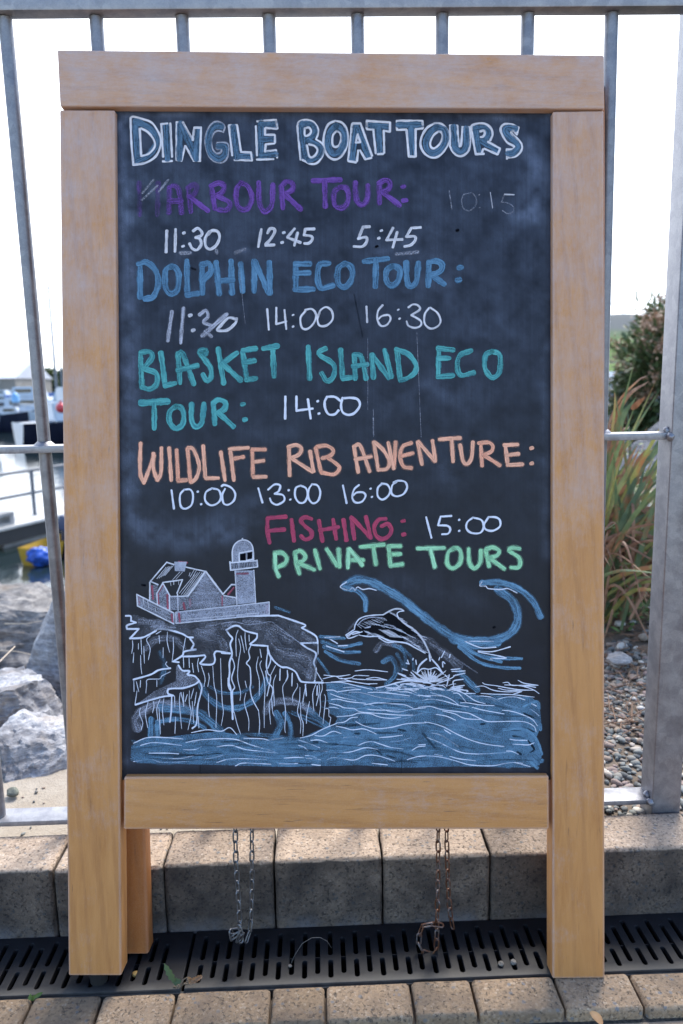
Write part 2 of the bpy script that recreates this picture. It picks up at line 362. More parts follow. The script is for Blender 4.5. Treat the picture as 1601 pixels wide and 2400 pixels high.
def grate(xa, xb, cols, label):
    cu = bpy.data.curves.new('grate', 'CURVE'); cu.dimensions = '2D'; cu.fill_mode = 'BOTH'; cu.extrude = .004; cu.bevel_depth = .0009; cu.bevel_resolution = 1
    cx = (xa+xb)/2
    def spl(P):
        s = cu.splines.new('POLY'); s.points.add(len(P)-1); s.use_cyclic_u = True
        for k, (a, b) in enumerate(P): s.points[k].co = (a-cx, b, 0, 1)
    spl([(xa, DY0+.002), (xb, DY0+.002), (xb, DY1-.002), (xa, DY1-.002)])
    ribs = []
    for x, kind in cols:
        if kind == 0: spl(slot_pts(x, *rows['back'], .0042)); spl(slot_pts(x, *rows['front'], .0042))
        else: spl(slot_pts(x, *rows['mid'], .0042)); ribs.append(x)
    to = bpy.data.objects.new('tmp', cu); COL.objects.link(to); dg = bpy.context.evaluated_depsgraph_get(); dg.update()
    me = bpy.data.meshes.new_from_object(to.evaluated_get(dg)); bpy.data.objects.remove(to); bpy.data.curves.remove(cu)
    bm = bmesh.new(); bm.from_mesh(me)
    ym = sum(rows['mid'])/2
    for x in ribs: bbox(bm, x-cx-.005, x-cx+.005, ym-.0009, ym+.0009, -.004, .0012)
    bm.to_mesh(me); bm.free(); me.materials.clear()
    o = link('drain_grate', me, M_PLAST); o.location = (cx, 0, -.004); shade(me, 35)
    tag(o, label, 'drain grate', 'slotted grates over the drain'); return o
JX = atZ(443, 2250, 0)[0]; P0 = .01815
refx = atZ(500+685*.35714, 2245, 0)[0]
def cols(a, b):
    out = []; k0 = math.ceil((a-refx)/P0); k1 = math.floor((b-refx)/P0)
    for k in range(k0, k1+1): out.append((refx+k*P0, 1 if k % 2 == 0 else 0))
    return out
grate(-1.9, JX-.0032, cols(-1.89, JX-.022), 'black plastic slotted drain grate at the left, under the sign\'s left leg')
grate(JX+.0032, 1.9, cols(JX+.012, 1.89), 'black plastic slotted drain grate right of the joint, under the hanging chains')
bm = bmesh.new()
bbox(bm, -1.95, 1.95, DY0-.001, DY1, -.09, -.08); bbox(bm, -1.95, 1.95, DY0-.002, DY0+.0012, -.0799, -.0035); bbox(bm, -1.95, 1.95, DY1-.0012, DY1+.0002, -.0799, -.0035)
o = link('drain_channel', from_bm(bm), M_PLAST); tag(o, 'black drain channel below the slotted grates, between kerb and paving blocks', 'drain channel')

# ------------------------------------------------------------------ galvanised fence
M_GALV = m_galv('galvanised_steel', .68); M_GALV_D = m_galv('galvanised_bar', .55)
FY = 1.1112
fence = empty('metal_fence', (0, FY, KZ)); tag(fence, 'galvanised steel fence with round bars behind the chalkboard sign', 'fence')
def fpart(name, bm, mat, sm_=35): 
    me = from_bm(bm); me.transform(Matrix.Translation((0, -FY, -KZ))); o = link(name, me, mat, fence, smooth=sm_); return o
zt = atY(800, 19, FY)[2]; dd = ray(800, 41.8); YB = CAM[1]+dd[1]*(zt-EYE)/dd[2]
zm = .5*(atY(0, 1045.5, FY)[2]+atY(1419, 1020, FY)[2]); zb = .5*(atY(0, 1930, FY)[2]+atY(1419, 1877, FY)[2])
FX0, FX1 = -.95, .523
bm = bmesh.new(); bbox(bm, FX0, 1.3, FY, YB, zt, zt+.05, .003); fpart('top_rail', bm, M_GALV)
bm = bmesh.new(); bbox(bm, FX0, FX1, FY+.001, FY+.039, zm-.010, zm, .001); fpart('middle_rail', bm, M_GALV)
bm = bmesh.new(); bbox(bm, FX0, FX1, FY+.001, FY+.041, zb-.008, zb, .001); fpart('bottom_rail', bm, M_GALV)
bc = FY+.020
bars = [atY(x, y, bc)[0] for x, y in ((13.5, 60), (226.8, 60), (428, 60), (631, 60), (838, 60), (1036.4, 60), (1236.8, 60), (1432.5, 60))]
botx = [atY(151.5, 1518, bc)[0]]+bars[1:-1]+[atY(1405, 1400, bc)[0]]
sp = bars[1]-bars[0]
bars = [bars[0]-2*sp, atY(-190, 60, bc)[0]]+bars; botx = [bars[0], atY(0.4, 1917, bc)[0]]+botx
rb = 14.4*1.13/F_PX
for a, b in zip(bars, botx):
    bm = bmesh.new(); tube(bm, [(a, bc, zt-.001), (a*.5+b*.5, bc, (zt+zb)/2), (b, bc, zb-.004)], rb, 24)
    o = fpart('bar', bm, M_GALV_D, 60)
    bm = bmesh.new(); xm = a+(b-a)*(zt-zm)/(zt-zb)
    tube(bm, [(xm, bc, zm-.0003), (xm, bc, zm+.0025), (xm, bc, zm+.006)], [rb*1.75, rb*1.45, rb*1.02], 20)
    for v in bm.verts: v.co += Vector(mnoise.noise_vector(v.co*300))*.0007
    me = from_bm(bm); me.transform(Matrix.Translation((0, -FY, -KZ))); link('weld', me, M_GALV, o, smooth=60)
PX0 = atY(1526, 1900, FY)[0]; PX1 = atY(1593, 1905, FY)[0]
bm = bmesh.new(); bbox(bm, PX0, PX1, FY-.002, FY+.043, .06, zt+.06, .0035, 3)
post = fpart('post', bm, M_GALV)
for (x, y, z, s) in ((PX0-.001, FY+.0005, zm-.006, 1.0), (PX0-.001, FY+.012, zm+.003, .8), (PX0-.002, FY+.001, zb-.004, .9), (PX0-.001, FY+.001, zt-.004, 1.1), (PX0-.002, FY+.014, zb+.002, .8)):
    bm = bmesh.new(); r = bmesh.ops.create_icosphere(bm, subdivisions=3, radius=.0068*s, matrix=Matrix.Translation((x, y, z)))
    for v in r['verts']: v.co += Vector(mnoise.noise_vector(v.co*220))*.002
    me = from_bm(bm); me.transform(Matrix.Translation((0, -FY, -KZ))); link('weld', me, M_GALV, post, smooth=60)

# ------------------------------------------------------------------ chalkboard sign
ry_, rx_, rz_ = R(.9197), R(-8.5898), R(-1.57)
BR = np.array(Matrix.Rotation(rz_, 3, 'Z') @ Matrix.Rotation(ry_, 3, 'Y') @ Matrix.Rotation(rx_, 3, 'X')); BT = np.array([.0043, .9029, .012])
def bl(x, y, off=0.0):
    """photo measurement -> (x, z) on the sign's own plane, off metres behind its front face"""
    d = ray(x, y); n = BR[:, 1]; t = ((BT+n*off-CAM)@n)/(d@n); q = BR.T@(CAM+d*t-BT); return q[0], q[2]
sign = bpy.data.objects.new('a_board_sign', None); COL.objects.link(sign); sign.empty_display_size = .1
sign.matrix_world = Matrix.LocRotScale(Vector(BT), Matrix(BR.tolist()).to_quaternion(), None)
tag(sign, 'wooden A-board with a hand chalked menu of boat tours, standing before the fence', 'sign')
WX, WZ_ = m_wood('timber_horizontal', 'x'), m_wood('timber_vertical', 'z')
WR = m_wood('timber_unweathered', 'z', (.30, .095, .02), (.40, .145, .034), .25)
def plank(name, quad, off, thick, mat, bev=.0022, parent=sign):
    P = [bl(x, y, off) for x, y in quad]; bm = bmesh.new()
    prism(bm, [(a, off, b) for a, b in P], (0, 0, 0), (0, thick, 0))
    bmesh.ops.bevel(bm, geom=bm.edges[:], offset=bev, segments=3, profile=.55, affect='EDGES')
    return link(name, from_bm(bm), mat, parent, smooth=40)
plank('top_rail', [(133.7, 116.5), (1415.8, 128.5), (1417, 254.6), (140.3, 248.5)], -.003, .036, WX)
legs = [plank('leg', [(139.6, 257.2), (269.3, 257.6), (284.6, 2287), (160.7, 2287)], 0, .031, WZ_),
        plank('leg', [(1295.5, 261), (1415.3, 259), (1417.8, 2293), (1295.5, 2294)], 0, .031, WZ_)]
plank('bottom_rail', [(291, 1821), (1286.5, 1818.5), (1287, 1943.6), (290, 1944)], -.001, .028, WX)
RUB = plain('black_rubber', (.006, .006, .0065), .8)
for (x, y), nm in (((222, 2287), 0), ((1357, 2293), 1)):
    a, b = bl(x, y); P = BR@np.array([a, .015, b])+BT
    q = BR.T@np.array([0, 0, -P[2]]); bm = bmesh.new()
    tube(bm, [Vector((a, .0155, b+.001)), Vector((a, .0155, b+.001))+Vector(q)], [.013, .0115], 20)
    link('rubber_foot', from_bm(bm), RUB, sign, smooth=40)
yr = .05
for _ in range(60):
    a, b = bl(348.5, 2238, yr); z = (BR@np.array([a, yr, b])+BT)[2]; yr += (z-.006)*.6
rl = [bl(340, 1945, yr), bl(348.6, 2238, yr)]
zr_top = bl(700, 200, yr)[1]
def rear_leg(name, s):
    sh = 0 if s == 0 else 2*abs(rl[1][0])-.072
    bm = bmesh.new(); k = (rl[1][0]-rl[0][0])/(rl[1][1]-rl[0][1]); xt = rl[1][0]+k*(zr_top-rl[1][1])
    if s == 0: poly = [(rl[1][0]-.07, yr, rl[1][1]), (rl[1][0], yr, rl[1][1]), (xt, yr, zr_top), (xt-.07, yr, zr_top)]
    else:
        e = bl(1300, 2238, yr)[0]; poly = [(e, yr, rl[1][1]), (e+.07, yr, rl[1][1]), (e+.07, yr, zr_top), (e, yr, zr_top)]
    prism(bm, poly, (0, 0, 0), (0, .03, 0)); bmesh.ops.bevel(bm, geom=bm.edges[:], offset=.004, segments=3, profile=.5, affect='EDGES')
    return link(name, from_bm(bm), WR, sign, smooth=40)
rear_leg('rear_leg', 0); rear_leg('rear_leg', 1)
bm = bmesh.new(); bbox(bm, -.25, .28, yr+.002, yr+.026, .75, .82, .003); link('rear_rail', from_bm(bm), WX, sign, smooth=40)
bm = bmesh.new(); bbox(bm, -.25, .28, yr+.002, yr+.026, .26, .33, .003); link('rear_rail', from_bm(bm), WX, sign, smooth=40)
for x in (-.22, .25):
    bm = bmesh.new(); tube(bm, [(x-.03, yr-.006, zr_top-.005), (x+.03, yr-.006, zr_top-.005)], .005, 12)
    link('hinge', from_bm(bm), M_GALV_D, sign, smooth=40)

# --- the slate panel, with chalk dust and painted sky sheen kept as a per-vertex amount
PY = .010
CR = dict(A=(260, 250, 520/1568), B=(760, 250, 540/1568), C=(290, 500, 500/1568), D=(780, 500, 520/1568), E=(290, 780, 500/1568), F=(780, 780, 520/1568),
          G=(290, 1020, 500/1568), H=(780, 1020, 520/1568), I=(280, 1240, 400/1568), J=(280, 1420, 520/1568), K=(680, 1330, 620/1568), L=(680, 1540, 620/1568),
          N=(610, 1190, 360/1568), O=(800, 1410, 320/1568), P=(280, 1440, 260/1568), Q=(520, 1440, 260/1568), R=(700, 1560, 300/1568), T=(980, 1560, 300/1568), U=(610, 800, 360/1568), S=(0, 0, 1.0))
def cpts(crop, s):
    ox, oy, k = CR[crop]; return [(ox+k*float(a), oy+k*float(b)) for a, b in (t.split(',') for t in s.split())]
NX, NZ = 230, 350
gx = np.linspace(262, 1302, NX); gy = np.linspace(246, 1828, NZ)
GX, GY = np.meshgrid(gx, gy); dust = np.zeros_like(GX)
def fbm(x, y, sc, oct=5, seed=0):
    out = np.zeros_like(x); a = 1.0; rg = np.random.default_rng(seed)
    for o_ in range(oct):
        n = 256; tab = rg.random((n, n)); xx = x*sc; yy = y*sc; xi = np.floor(xx).astype(int); yi = np.floor(yy).astype(int); fx = xx-xi; fy = yy-yi; fx = fx*fx*(3-2*fx); fy = fy*fy*(3-2*fy)
        t = lambda i, j: tab[(yi+j) % n, (xi+i) % n]
        out += a*((t(0, 0)*(1-fx)+t(1, 0)*fx)*(1-fy)+(t(0, 1)*(1-fx)+t(1, 1)*fx)*fy-.5); a *= .55; sc *= 2.03
    return out
def dab(s, wd, amt, crop='S'):
    global dust
    P = np.array(cpts(crop, s)); best = np.full_like(GX, 1e9)
    for (a, b) in zip(P[:-1], P[1:]):
        d = b-a; t = np.clip(((GX-a[0])*d[0]+(GY-a[1])*d[1])/max(d@d, 1e-9), 0, 1)
        best = np.minimum(best, np.hypot(GX-a[0]-t*d[0], GY-a[1]-t*d[1]))
    dust = dust+.8*amt*np.exp(-(best/wd)**2)
dust += .016+.115*sm(1500, 250, GY)+0.045*fbm(GX, GY, 1/160., 5, 1)*sm(1900, 300, GY)+.03*sm(1250, 600, GY)  # steady rise towards the top paints the sky's reflection into the colour
dab('288,430 300,640 304,820 306,1000 300,1150', 22, .32); dab('284,290 286,420', 10, .35); dab('300,1150 318,1250 400,1278 480,1272 560,1245', 22, .16); dab('330,1230 420,1255 520,1225 590,1200', 36, .17)
dab('320,460 480,440', 40, .07); dab('900,940 1040,900 1110,930', 45, .06); dab('620,960 660,1010 560,1000', 30, .05); dab('1240,340 1262,420 1250,520', 22, .20); dab('1205,510 1245,500', 16, .25); dab('1010,900 1110,980', 14, .08)
dab('290,272 480,268', 6, .2); dab('1080,275 1230,280', 6, .16); dab('1020,640 1180,800', 60, .04); dab('1010,1070 1060,1140', 22, .10); dab('1275,820 1280,1300', 12, .12); dab('292,1300 296,1780', 12, .10)
dab('980,560 860,600', 8, .1); dab('560,590 580,585', 7, .22); dab('430,594 445,593', 5, .18); dab('735,1390 760,1350 900,1380', 40, .05); dab('950,1370 1120,1410', 30, .07); dab('300,1785 1240,1800', 14, .12)
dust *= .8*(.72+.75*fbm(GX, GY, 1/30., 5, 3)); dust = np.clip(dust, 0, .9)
V = np.zeros((NZ, NX, 3))
for j in range(NZ):
    for i in range(NX): a, b = bl(gx[i], gy[j], PY); V[j, i] = (a, PY, b)
Fc = [(j*NX+i, (j+1)*NX+i, (j+1)*NX+i+1, j*NX+i+1) for j in range(NZ-1) for i in range(NX-1)]
V = V.reshape(-1, 3); nV = len(V)
V = list(map(tuple, V)); c4 = [V[0], V[NX-1], V[-1], V[-NX]]
V += [(a, PY+.0004, b) for a, _, b in c4]+[(a, PY+.007, b) for a, _, b in c4]
Fc += [(nV+4, nV+5, nV+6, nV+7)]+[(nV+k, nV+(k+1) % 4, nV+4+(k+1) % 4, nV+4+k) for k in range(4)]
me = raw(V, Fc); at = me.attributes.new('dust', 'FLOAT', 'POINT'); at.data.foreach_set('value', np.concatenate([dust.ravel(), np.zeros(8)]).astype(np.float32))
def m_slate():
    g = G('slate'); p = g.obj(); d = g.attr('dust'); gr = g.noise(p, 1300, 3, .75); n = g.noise(g.map(p, (1, 1, 1)), 240, 4, .7)
    ver = g.noise(g.map(p, (260, 1, 6)), 1, 4, .6)
    f = g.math('MULTIPLY', d, g.math('ADD', g.lin(gr, .3, .75, .15, 1.6), g.math('MULTIPLY', g.math('SUBTRACT', ver, .5), .9)), clamp=True)
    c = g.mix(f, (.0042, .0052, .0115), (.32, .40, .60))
    c = g.mix(g.lin(n, .62, .74, 0, .5), c, (.008, .008, .010))
    return g.bsdf(c, g.lin(n, .3, .7, .36, .46), normal=g.bump(gr, .12, .0003), spec=.22)
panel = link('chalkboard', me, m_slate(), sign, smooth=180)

# --- chalk strokes
def m_chalk(name, col, k1=.7, k2=.8, soft=.62, hue=None):
    g = G(name); p = g.obj(); su = g.attr('su'); sv = g.attr('sv'); op = g.attr('op')
    st = g.noise(g.n('CombineXYZ', {0: g.math('MULTIPLY', su, 2.6), 1: g.math('MULTIPLY', sv, 26.0), 2: g.math('MULTIPLY', op, 9.7)}).outputs[0], 1.3, 3, .6)
    gr = g.noise(p, 620, 3, .8); me_ = g.noise(p, 150, 4, .6); pt = g.noise(p, 34, 4, .65)
    cov = g.math('ADD', op, g.math('ADD', g.math('MULTIPLY', g.math('SUBTRACT', st, .5), k1), g.math('MULTIPLY', g.math('SUBTRACT', gr, .5), k2*1.3)))
    cov = g.math('ADD', cov, g.math('MULTIPLY', g.math('SUBTRACT', pt, .5), k1*1.1))
    e = g.math('ADD', g.math('ABSOLUTE', su), g.math('MULTIPLY', g.math('SUBTRACT', me_, .5), .55))
    cov = g.math('MULTIPLY', g.math('MULTIPLY', cov, g.lin(e, 1.02, soft)), 1.0, clamp=True)
    dk = hue or tuple(x*.55 for x in col)
    c = g.mix(g.lin(g.math('ADD', g.math('MULTIPLY', st, .75), g.math('MULTIPLY', me_, .25)), .36, .62), dk, tuple(min(1, x*1.12) for x in col))
    df = g.n('BsdfDiffuse', {0: c, 1: .9}); tr = g.n('BsdfTransparent'); ms = g.n('MixShader', {0: cov, 1: tr.outputs[0], 2: df.outputs[0]})
    g.t.links.new(ms.outputs[0], g.out.inputs[0]); return g.m
CH = dict(white=m_chalk('chalk_white', (.72, .72, .78), .5, .6, .8, (.52, .52, .58)), dustw=m_chalk('chalk_dusty_white', (.55, .57, .68), .75, 1.5, .5), pen=m_chalk('chalk_pen', (.72, .74, .82), .2, .3, .9, (.62, .64, .74)),
          fill=m_chalk('chalk_title_fill', (.12, .22, .35), 1.0, 1.0, .8), purple=m_chalk('chalk_purple', (.20, .10, .40), 1.1, .9, .72, (.14, .065, .29)), blue=m_chalk('chalk_blue', (.14, .29, .45), .95, .9, .76, (.085, .19, .32)),
          teal=m_chalk('chalk_teal', (.13, .45, .45), .95, .95, .76, (.065, .25, .30)), salmon=m_chalk('chalk_salmon', (.86, .50, .36), .4, .5, .85, (.64, .36, .26)),
          crimson=m_chalk('chalk_crimson', (.50, .08, .14), .6, .6, .78, (.36, .075, .15)), mint=m_chalk('chalk_mint', (.47, .78, .52), .45, .5, .8, (.30, .56, .40)),
          sea=m_chalk('chalk_sea_blue', (.20, .37, .52), 1.2, 1.2, .6, (.11, .21, .33)), red=m_chalk('chalk_red', (.44, .12, .17), .7, .9, .6), dark=m_chalk('bare_slate', (.008, .0085, .013), .6, .5, .5))
class Chalk:
    def __init__(s, name, label, base): s.name, s.label, s.base = name, label, base; s.v = []; s.f = []; s.su = []; s.sv = []; s.op = []; s.mi = []; s.mats = []; s.k = 0; s.bb = []
    def lay(s): s.k += 1; return PY-(.00018+.00011*s.base+.000012*(s.k % 9))
    def mid(s, c):
        if c not in s.mats: s.mats.append(c)
        return s.mats.index(c)
    def stroke(s, crop, col, width, text, op=1.0, tip=1.0, cr=True):
        for line in text.split('|'):
            P = cpts(crop, line.strip())
            if len(P) == 1: P = [(P[0][0]-width*.18, P[0][1]+.5), (P[0][0]+width*.18, P[0][1]-.5)]
            s.px(P, col, width, op, tip, cr)
    def px(s, P, col, width, op=1.0, tip=1.0, cr=True):
        Q = np.array([bl(x, y, PY) for x, y in P]); wd = width*6.05e-4
        L = np.concatenate([[0], np.cumsum(np.linalg.norm(np.diff(Q, axis=0), axis=1))])
        if L[-1] < 1e-6: return
        step = max(.0012, min(.004, wd*.3)); n = max(5, int(L[-1]/step)+1)
        if cr and len(Q) > 2:
            E = np.vstack([2*Q[0]-Q[1], Q, 2*Q[-1]-Q[-2]]); out = []
            for t in np.linspace(0, L[-1], n):
                i = min(np.searchsorted(L, t, 'right')-1, len(Q)-2); u = (t-L[i])/max(L[i+1]-L[i], 1e-9); a, b, c, d = E[i:i+4]
                out.append(.5*((2*b)+(c-a)*u+(2*a-5*b+4*c-d)*u*u+(3*b-a-3*c+d)*u**3))
            C = np.array(out)
        else: C = np.stack([np.interp(np.linspace(0, L[-1], n), L, Q[:, k]) for k in (0, 1)], 1)
        T = np.gradient(C, axis=0); T /= np.maximum(np.linalg.norm(T, axis=1, keepdims=True), 1e-9)
        cap = wd*.42
        offs = [math.cos(a) for a in (1.57, 1.0, .5)]
        C = np.vstack([[C[0]-T[0]*cap*f for f in (1, .86, .5)], C, [C[-1]+T[-1]*cap*f for f in (.5, .86, 1)]])
        T = np.vstack([[T[0]]*3, T, [T[-1]]*3]); N = np.stack([-T[:, 1], T[:, 0]], 1)
        hw = np.full(len(C), wd/2); hw[:3] *= (.25, .62, .9); hw[-3:] *= (.9, .62, .25)
        ph = rng.random()*50; al = np.concatenate([[0], np.cumsum(np.linalg.norm(np.diff(C, axis=0), axis=1))])
        hw *= 1+.09*np.sin(al*230+ph)+.06*np.sin(al*610+ph*2)
        if tip < 1: hw *= tip+(1-tip)*np.sin(np.linspace(.05, math.pi-.05, len(C)))
        y = s.lay(); b0 = len(s.v)
        for i in range(len(C)):
            for sg in (-1, 1):
                q = C[i]+N[i]*hw[i]*sg; s.v.append((q[0], y, q[1])); s.su.append(float(sg)); s.sv.append(al[i]+ph); s.op.append(op)
        m = s.mid(col); s.note(P, width/2, b0, len(s.f), len(C)-1)
        for i in range(len(C)-1): a = b0+2*i; s.f.append((a, a+1, a+3, a+2)); s.mi.append(m)
    def poly(s, crop, col, text, op=.6, jit=0.0):
        P = cpts(crop, text); y = s.lay(); b0 = len(s.v); ph = rng.random()*30; q0 = rng.random()
        for (x, z) in P:
            a, b = bl(x+rng.normal()*jit, z+rng.normal()*jit, PY); s.v.append((a, y, b)); s.su.append(0.); s.sv.append(ph); s.op.append(op)
        s.note(P, 0, b0, len(s.f), 1); s.f.append(tuple(range(b0, len(s.v)))); s.mi.append(s.mid(col))
    def note(s, P, pad, b0, f0, nf):
        x = [p[0] for p in P]; y = [p[1] for p in P]; s.bb.append((min(x)-pad, max(x)+pad, min(y)-pad, max(y)+pad, b0, f0, nf))
    def build(s, pad=13):
        n = len(s.bb); par = list(range(n))
        def find(i):
            while par[i] != i: i = par[i]
            return i
        for i in range(n):
            for j in range(i):
                a, b = s.bb[i], s.bb[j]
                if a[0]-pad < b[1]+pad and b[0]-pad < a[1]+pad and a[2]-pad < b[3]+pad and b[2]-pad < a[3]+pad: par[find(i)] = find(j)
        grp = {}
        for i in range(n): grp.setdefault(find(i), []).append(i)
        for ids in grp.values():
            V, Fc, su, sv, op, mi = [], [], [], [], [], []
            for i in ids:
                b0 = s.bb[i][4]; e = s.bb[i+1][4] if i+1 < n else len(s.v); d = len(V)-b0
                V += s.v[b0:e]; su += s.su[b0:e]; sv += s.sv[b0:e]; op += s.op[b0:e]
                for k in range(s.bb[i][5], s.bb[i][5]+s.bb[i][6]): Fc.append(tuple(q+d for q in s.f[k])); mi.append(s.mi[k])
            me = raw(V, Fc)
            for nm, d in (('su', su), ('sv', sv), ('op', op)): me.attributes.new(nm, 'FLOAT', 'POINT').data.foreach_set('value', np.array(d, np.float32))
            o = link(s.name, me, [CH[c] for c in s.mats], panel); me.polygons.foreach_set('material_index', mi)
            if s.label: o['label'] = s.label

# title
t = Chalk('chalk_lettering', 'white outlined blue title lettering', 3)
FA = '175,120 185,380|175,105 270,150 330,240 270,340 190,390|390,130 400,370|490,120 485,370|495,120 605,370|612,160 605,370|780,140 735,140 700,190 690,260 705,330 760,370 805,340 805,285 760,280|865,145 890,360|890,350 990,352|1060,110 1062,360|1060,125 1165,125|1065,230 1150,230|1065,345 1165,338|1345,130 1370,370|1350,125 1420,130 1440,180 1400,230|1400,240 1480,290 1470,350 1400,380'
t.stroke('A', 'fill', 15, FA, .78)
FB = '80,130 35,180 25,260 55,320 95,315 135,250 130,170 80,130|210,130 190,360|225,130 300,340|300,125 435,138|370,150 378,310|505,125 660,125|590,150 600,330|765,140 715,185 690,250 705,300 750,318 805,275 828,210 815,155 765,140|880,140 890,280|890,285 930,310 965,270 965,150|1030,150 1050,310|1030,145 1100,145 1118,190 1075,235|1075,235 1180,300|1300,150 1240,145 1235,180 1300,240 1320,280 1280,320 1250,320'
t.stroke('B', 'fill', 15, FB, .85)
OA = '140,80 145,250 160,412|160,412 240,400 310,360 345,300 355,230 330,170 290,115 230,90 160,72 140,82|205,158 215,350|215,350 265,335 305,295 312,260 295,220 260,180 215,155|355,125 400,120|357,130 370,355|420,120 433,355|368,388 432,385|465,115 465,378|465,112 510,112|510,112 578,235|580,238 590,150|590,150 638,150|638,150 630,380|632,383 585,383|585,380 528,280|525,280 500,380|500,383 465,378|835,135 858,345|835,133 892,133|893,135 918,310|920,322 990,325|990,325 998,378|998,380 875,378|1035,105 1158,95|1165,95 1178,155|1172,158 1095,152|1090,155 1090,200|1095,200 1155,200|1160,205 1160,255|1155,262 1095,268|1095,270 1090,318|1095,318 1165,308|1167,310 1175,360|1025,140 1033,345|1033,375 1148,372|1318,140 1340,375|1318,138 1330,110 1370,95 1425,105 1460,150 1462,195 1450,232|1450,232 1495,265 1505,310 1490,360 1455,400 1410,405 1355,378|1370,155 1400,150 1415,175 1400,200 1372,205 1370,155|1385,275 1405,355 1440,348 1460,310 1440,280 1400,268'
t.stroke('A', 'white', 5.2, OA, 1.0)
t.stroke('A', 'dustw', 5.2, '795,180 805,140 770,110 735,108 700,135 675,190 668,260 685,330 720,380 775,398 815,375 830,320 832,280 815,258 760,255 750,260 748,300 778,300 778,322 745,332 720,300 710,240 725,195 755,172 795,180', .72)
OB = '75,98 30,120 5,170 -5,240 10,310 40,350 80,360 120,335 150,280 160,210 150,150 120,110 75,98|85,165 60,195 55,250 70,275 100,265 115,220 108,180 85,165|195,115 245,115|248,118 325,335|320,350 280,360|278,358 245,300|232,300 222,372|215,380 165,372|163,365 190,120|228,190 215,245|215,245 245,243|245,243 228,190|290,98 442,108|448,110 448,170|445,172 405,165|405,165 408,315|365,325 400,323|350,318 335,165|335,155 292,155|290,150 290,98|495,98 665,98|668,100 672,145|668,150 622,155|622,155 622,340|615,342 575,340|575,338 560,162|558,158 495,160|495,155 495,98|750,115 700,145 665,200 655,260 675,310 710,340 755,348 800,320 835,270 850,200 830,150 795,118 750,115|780,168 745,195 722,240 725,275 750,285 785,255 805,210 800,180 780,168|855,130 905,130|905,135 915,265|915,268 930,262 940,150|940,140 990,142|992,150 988,280 960,325 920,338 880,315 855,270|855,268 858,140|1000,160 1030,320|1000,155 1005,130 1050,115 1100,120 1135,150 1145,190 1130,230|1115,240 1195,285|1195,290 1180,325|1175,325 1090,288|1080,292 1070,320|1085,322 1030,325|1062,170 1085,165 1092,185 1080,205 1065,208|1310,190 1322,145|1322,145 1275,122 1225,120 1200,150 1212,195 1245,245 1290,270 1285,290 1242,292|1242,292 1243,355|1243,347 1300,340 1340,300 1345,265 1325,230 1290,200 1272,178 1285,165 1310,190'
t.stroke('B', 'white', 5.4, OB, .96); t.build()
# purple line
t = Chalk('chalk_lettering', 'smeared purple lettering', 3)
t.stroke('A', 'purple', 12, '200,540 205,765|335,540 330,765', .22); t.stroke('A', 'dustw', 6, '220,660 330,560|225,610 300,520|340,600 405,520', .30)
t.stroke('A', 'purple', 13, '415,575 410,750|415,570 440,560 480,590 500,750|415,670 500,665', .5)
t.stroke('A', 'purple', 13, '545,575 565,740|545,575 590,550 610,570 590,620 555,640', .38); t.stroke('A', 'purple', 13, '560,640 685,735', .8)
t.stroke('A', 'purple', 13.5, '710,560 735,720|710,560 760,540 800,560 790,600 750,630|760,635 840,680 820,730 760,730|920,540 890,580 885,660 910,720 960,725 995,670 990,610 965,560 920,540|1045,540 1050,680 1080,740 1115,730 1140,680 1145,555|1205,570 1215,715|1205,565 1240,530 1285,545 1280,590 1220,620|1230,620 1340,725|1430,525 1620,518|1510,530 1515,705', .74)
t.stroke('B', 'purple', 14, '110,550 70,580 65,640 80,680 120,690 155,660 165,600 145,555 110,550|212,520 215,610 235,660 270,665 295,620 297,540|375,530 375,655|375,520 410,500 445,515 440,560 395,580|400,585 510,670|547,640', .74); t.stroke('B', 'purple', 11, '538,545', .55)
t.build()
t = Chalk('chalk_lettering', 'faint half erased time', 3)
t.stroke('B', 'dustw', 3.2, '850,575 868,695|990,590 950,600 935,640 945,690 985,710 1025,680 1035,630 1010,590 990,590|1055,600|1057,688|1130,585 1145,690|1205,650 1240,655 1285,680 1285,715 1250,730 1215,710|1225,600 1205,650', .24); t.stroke('B', 'white', 3.6, '1290,600 1228,598', .7); t.stroke('B', 'white', 2.2, '1130,585 1145,690', .6); t.build()
t = Chalk('chalk_lettering', 'white chalk time under the purple lettering', 3)
t.stroke('C', 'white', 7, '318,130 312,285|382,120 378,280|443,145|437,243|512,130 545,110 575,140 570,165 530,180|530,180 560,190 570,230 540,270 505,260 485,225|630,135 600,185 605,245 640,265 685,230 705,175 690,135 650,128 625,155|1012,120 990,245|1058,145 1075,115 1105,115 1110,140 1080,190 1045,230|1045,238 1105,232|1177,143|1165,215|1255,115 1205,175|1205,180 1298,215|1278,145 1255,235|1400,115 1335,118|1335,118 1325,160|1325,160 1380,170 1385,195 1360,220 1330,222', .86)
t.stroke('D', 'white', 6.6, '260,95 215,97|215,97 180,180|180,180 235,170 240,200 210,235 150,235|343,123|325,177|425,105 380,190|380,190 490,185|455,135 425,240|620,100 555,105|555,105 520,165|520,165 580,165 580,195 550,225 508,235', .84)
t.stroke('C', 'dustw', 10, '820,290 890,265|420,292 490,292|680,275 685,290', .3); t.stroke('D', 'dustw', 9, '600,275 450,290', .22); t.build()
t = Chalk('chalk_lettering', 'blue heading lettering', 3)
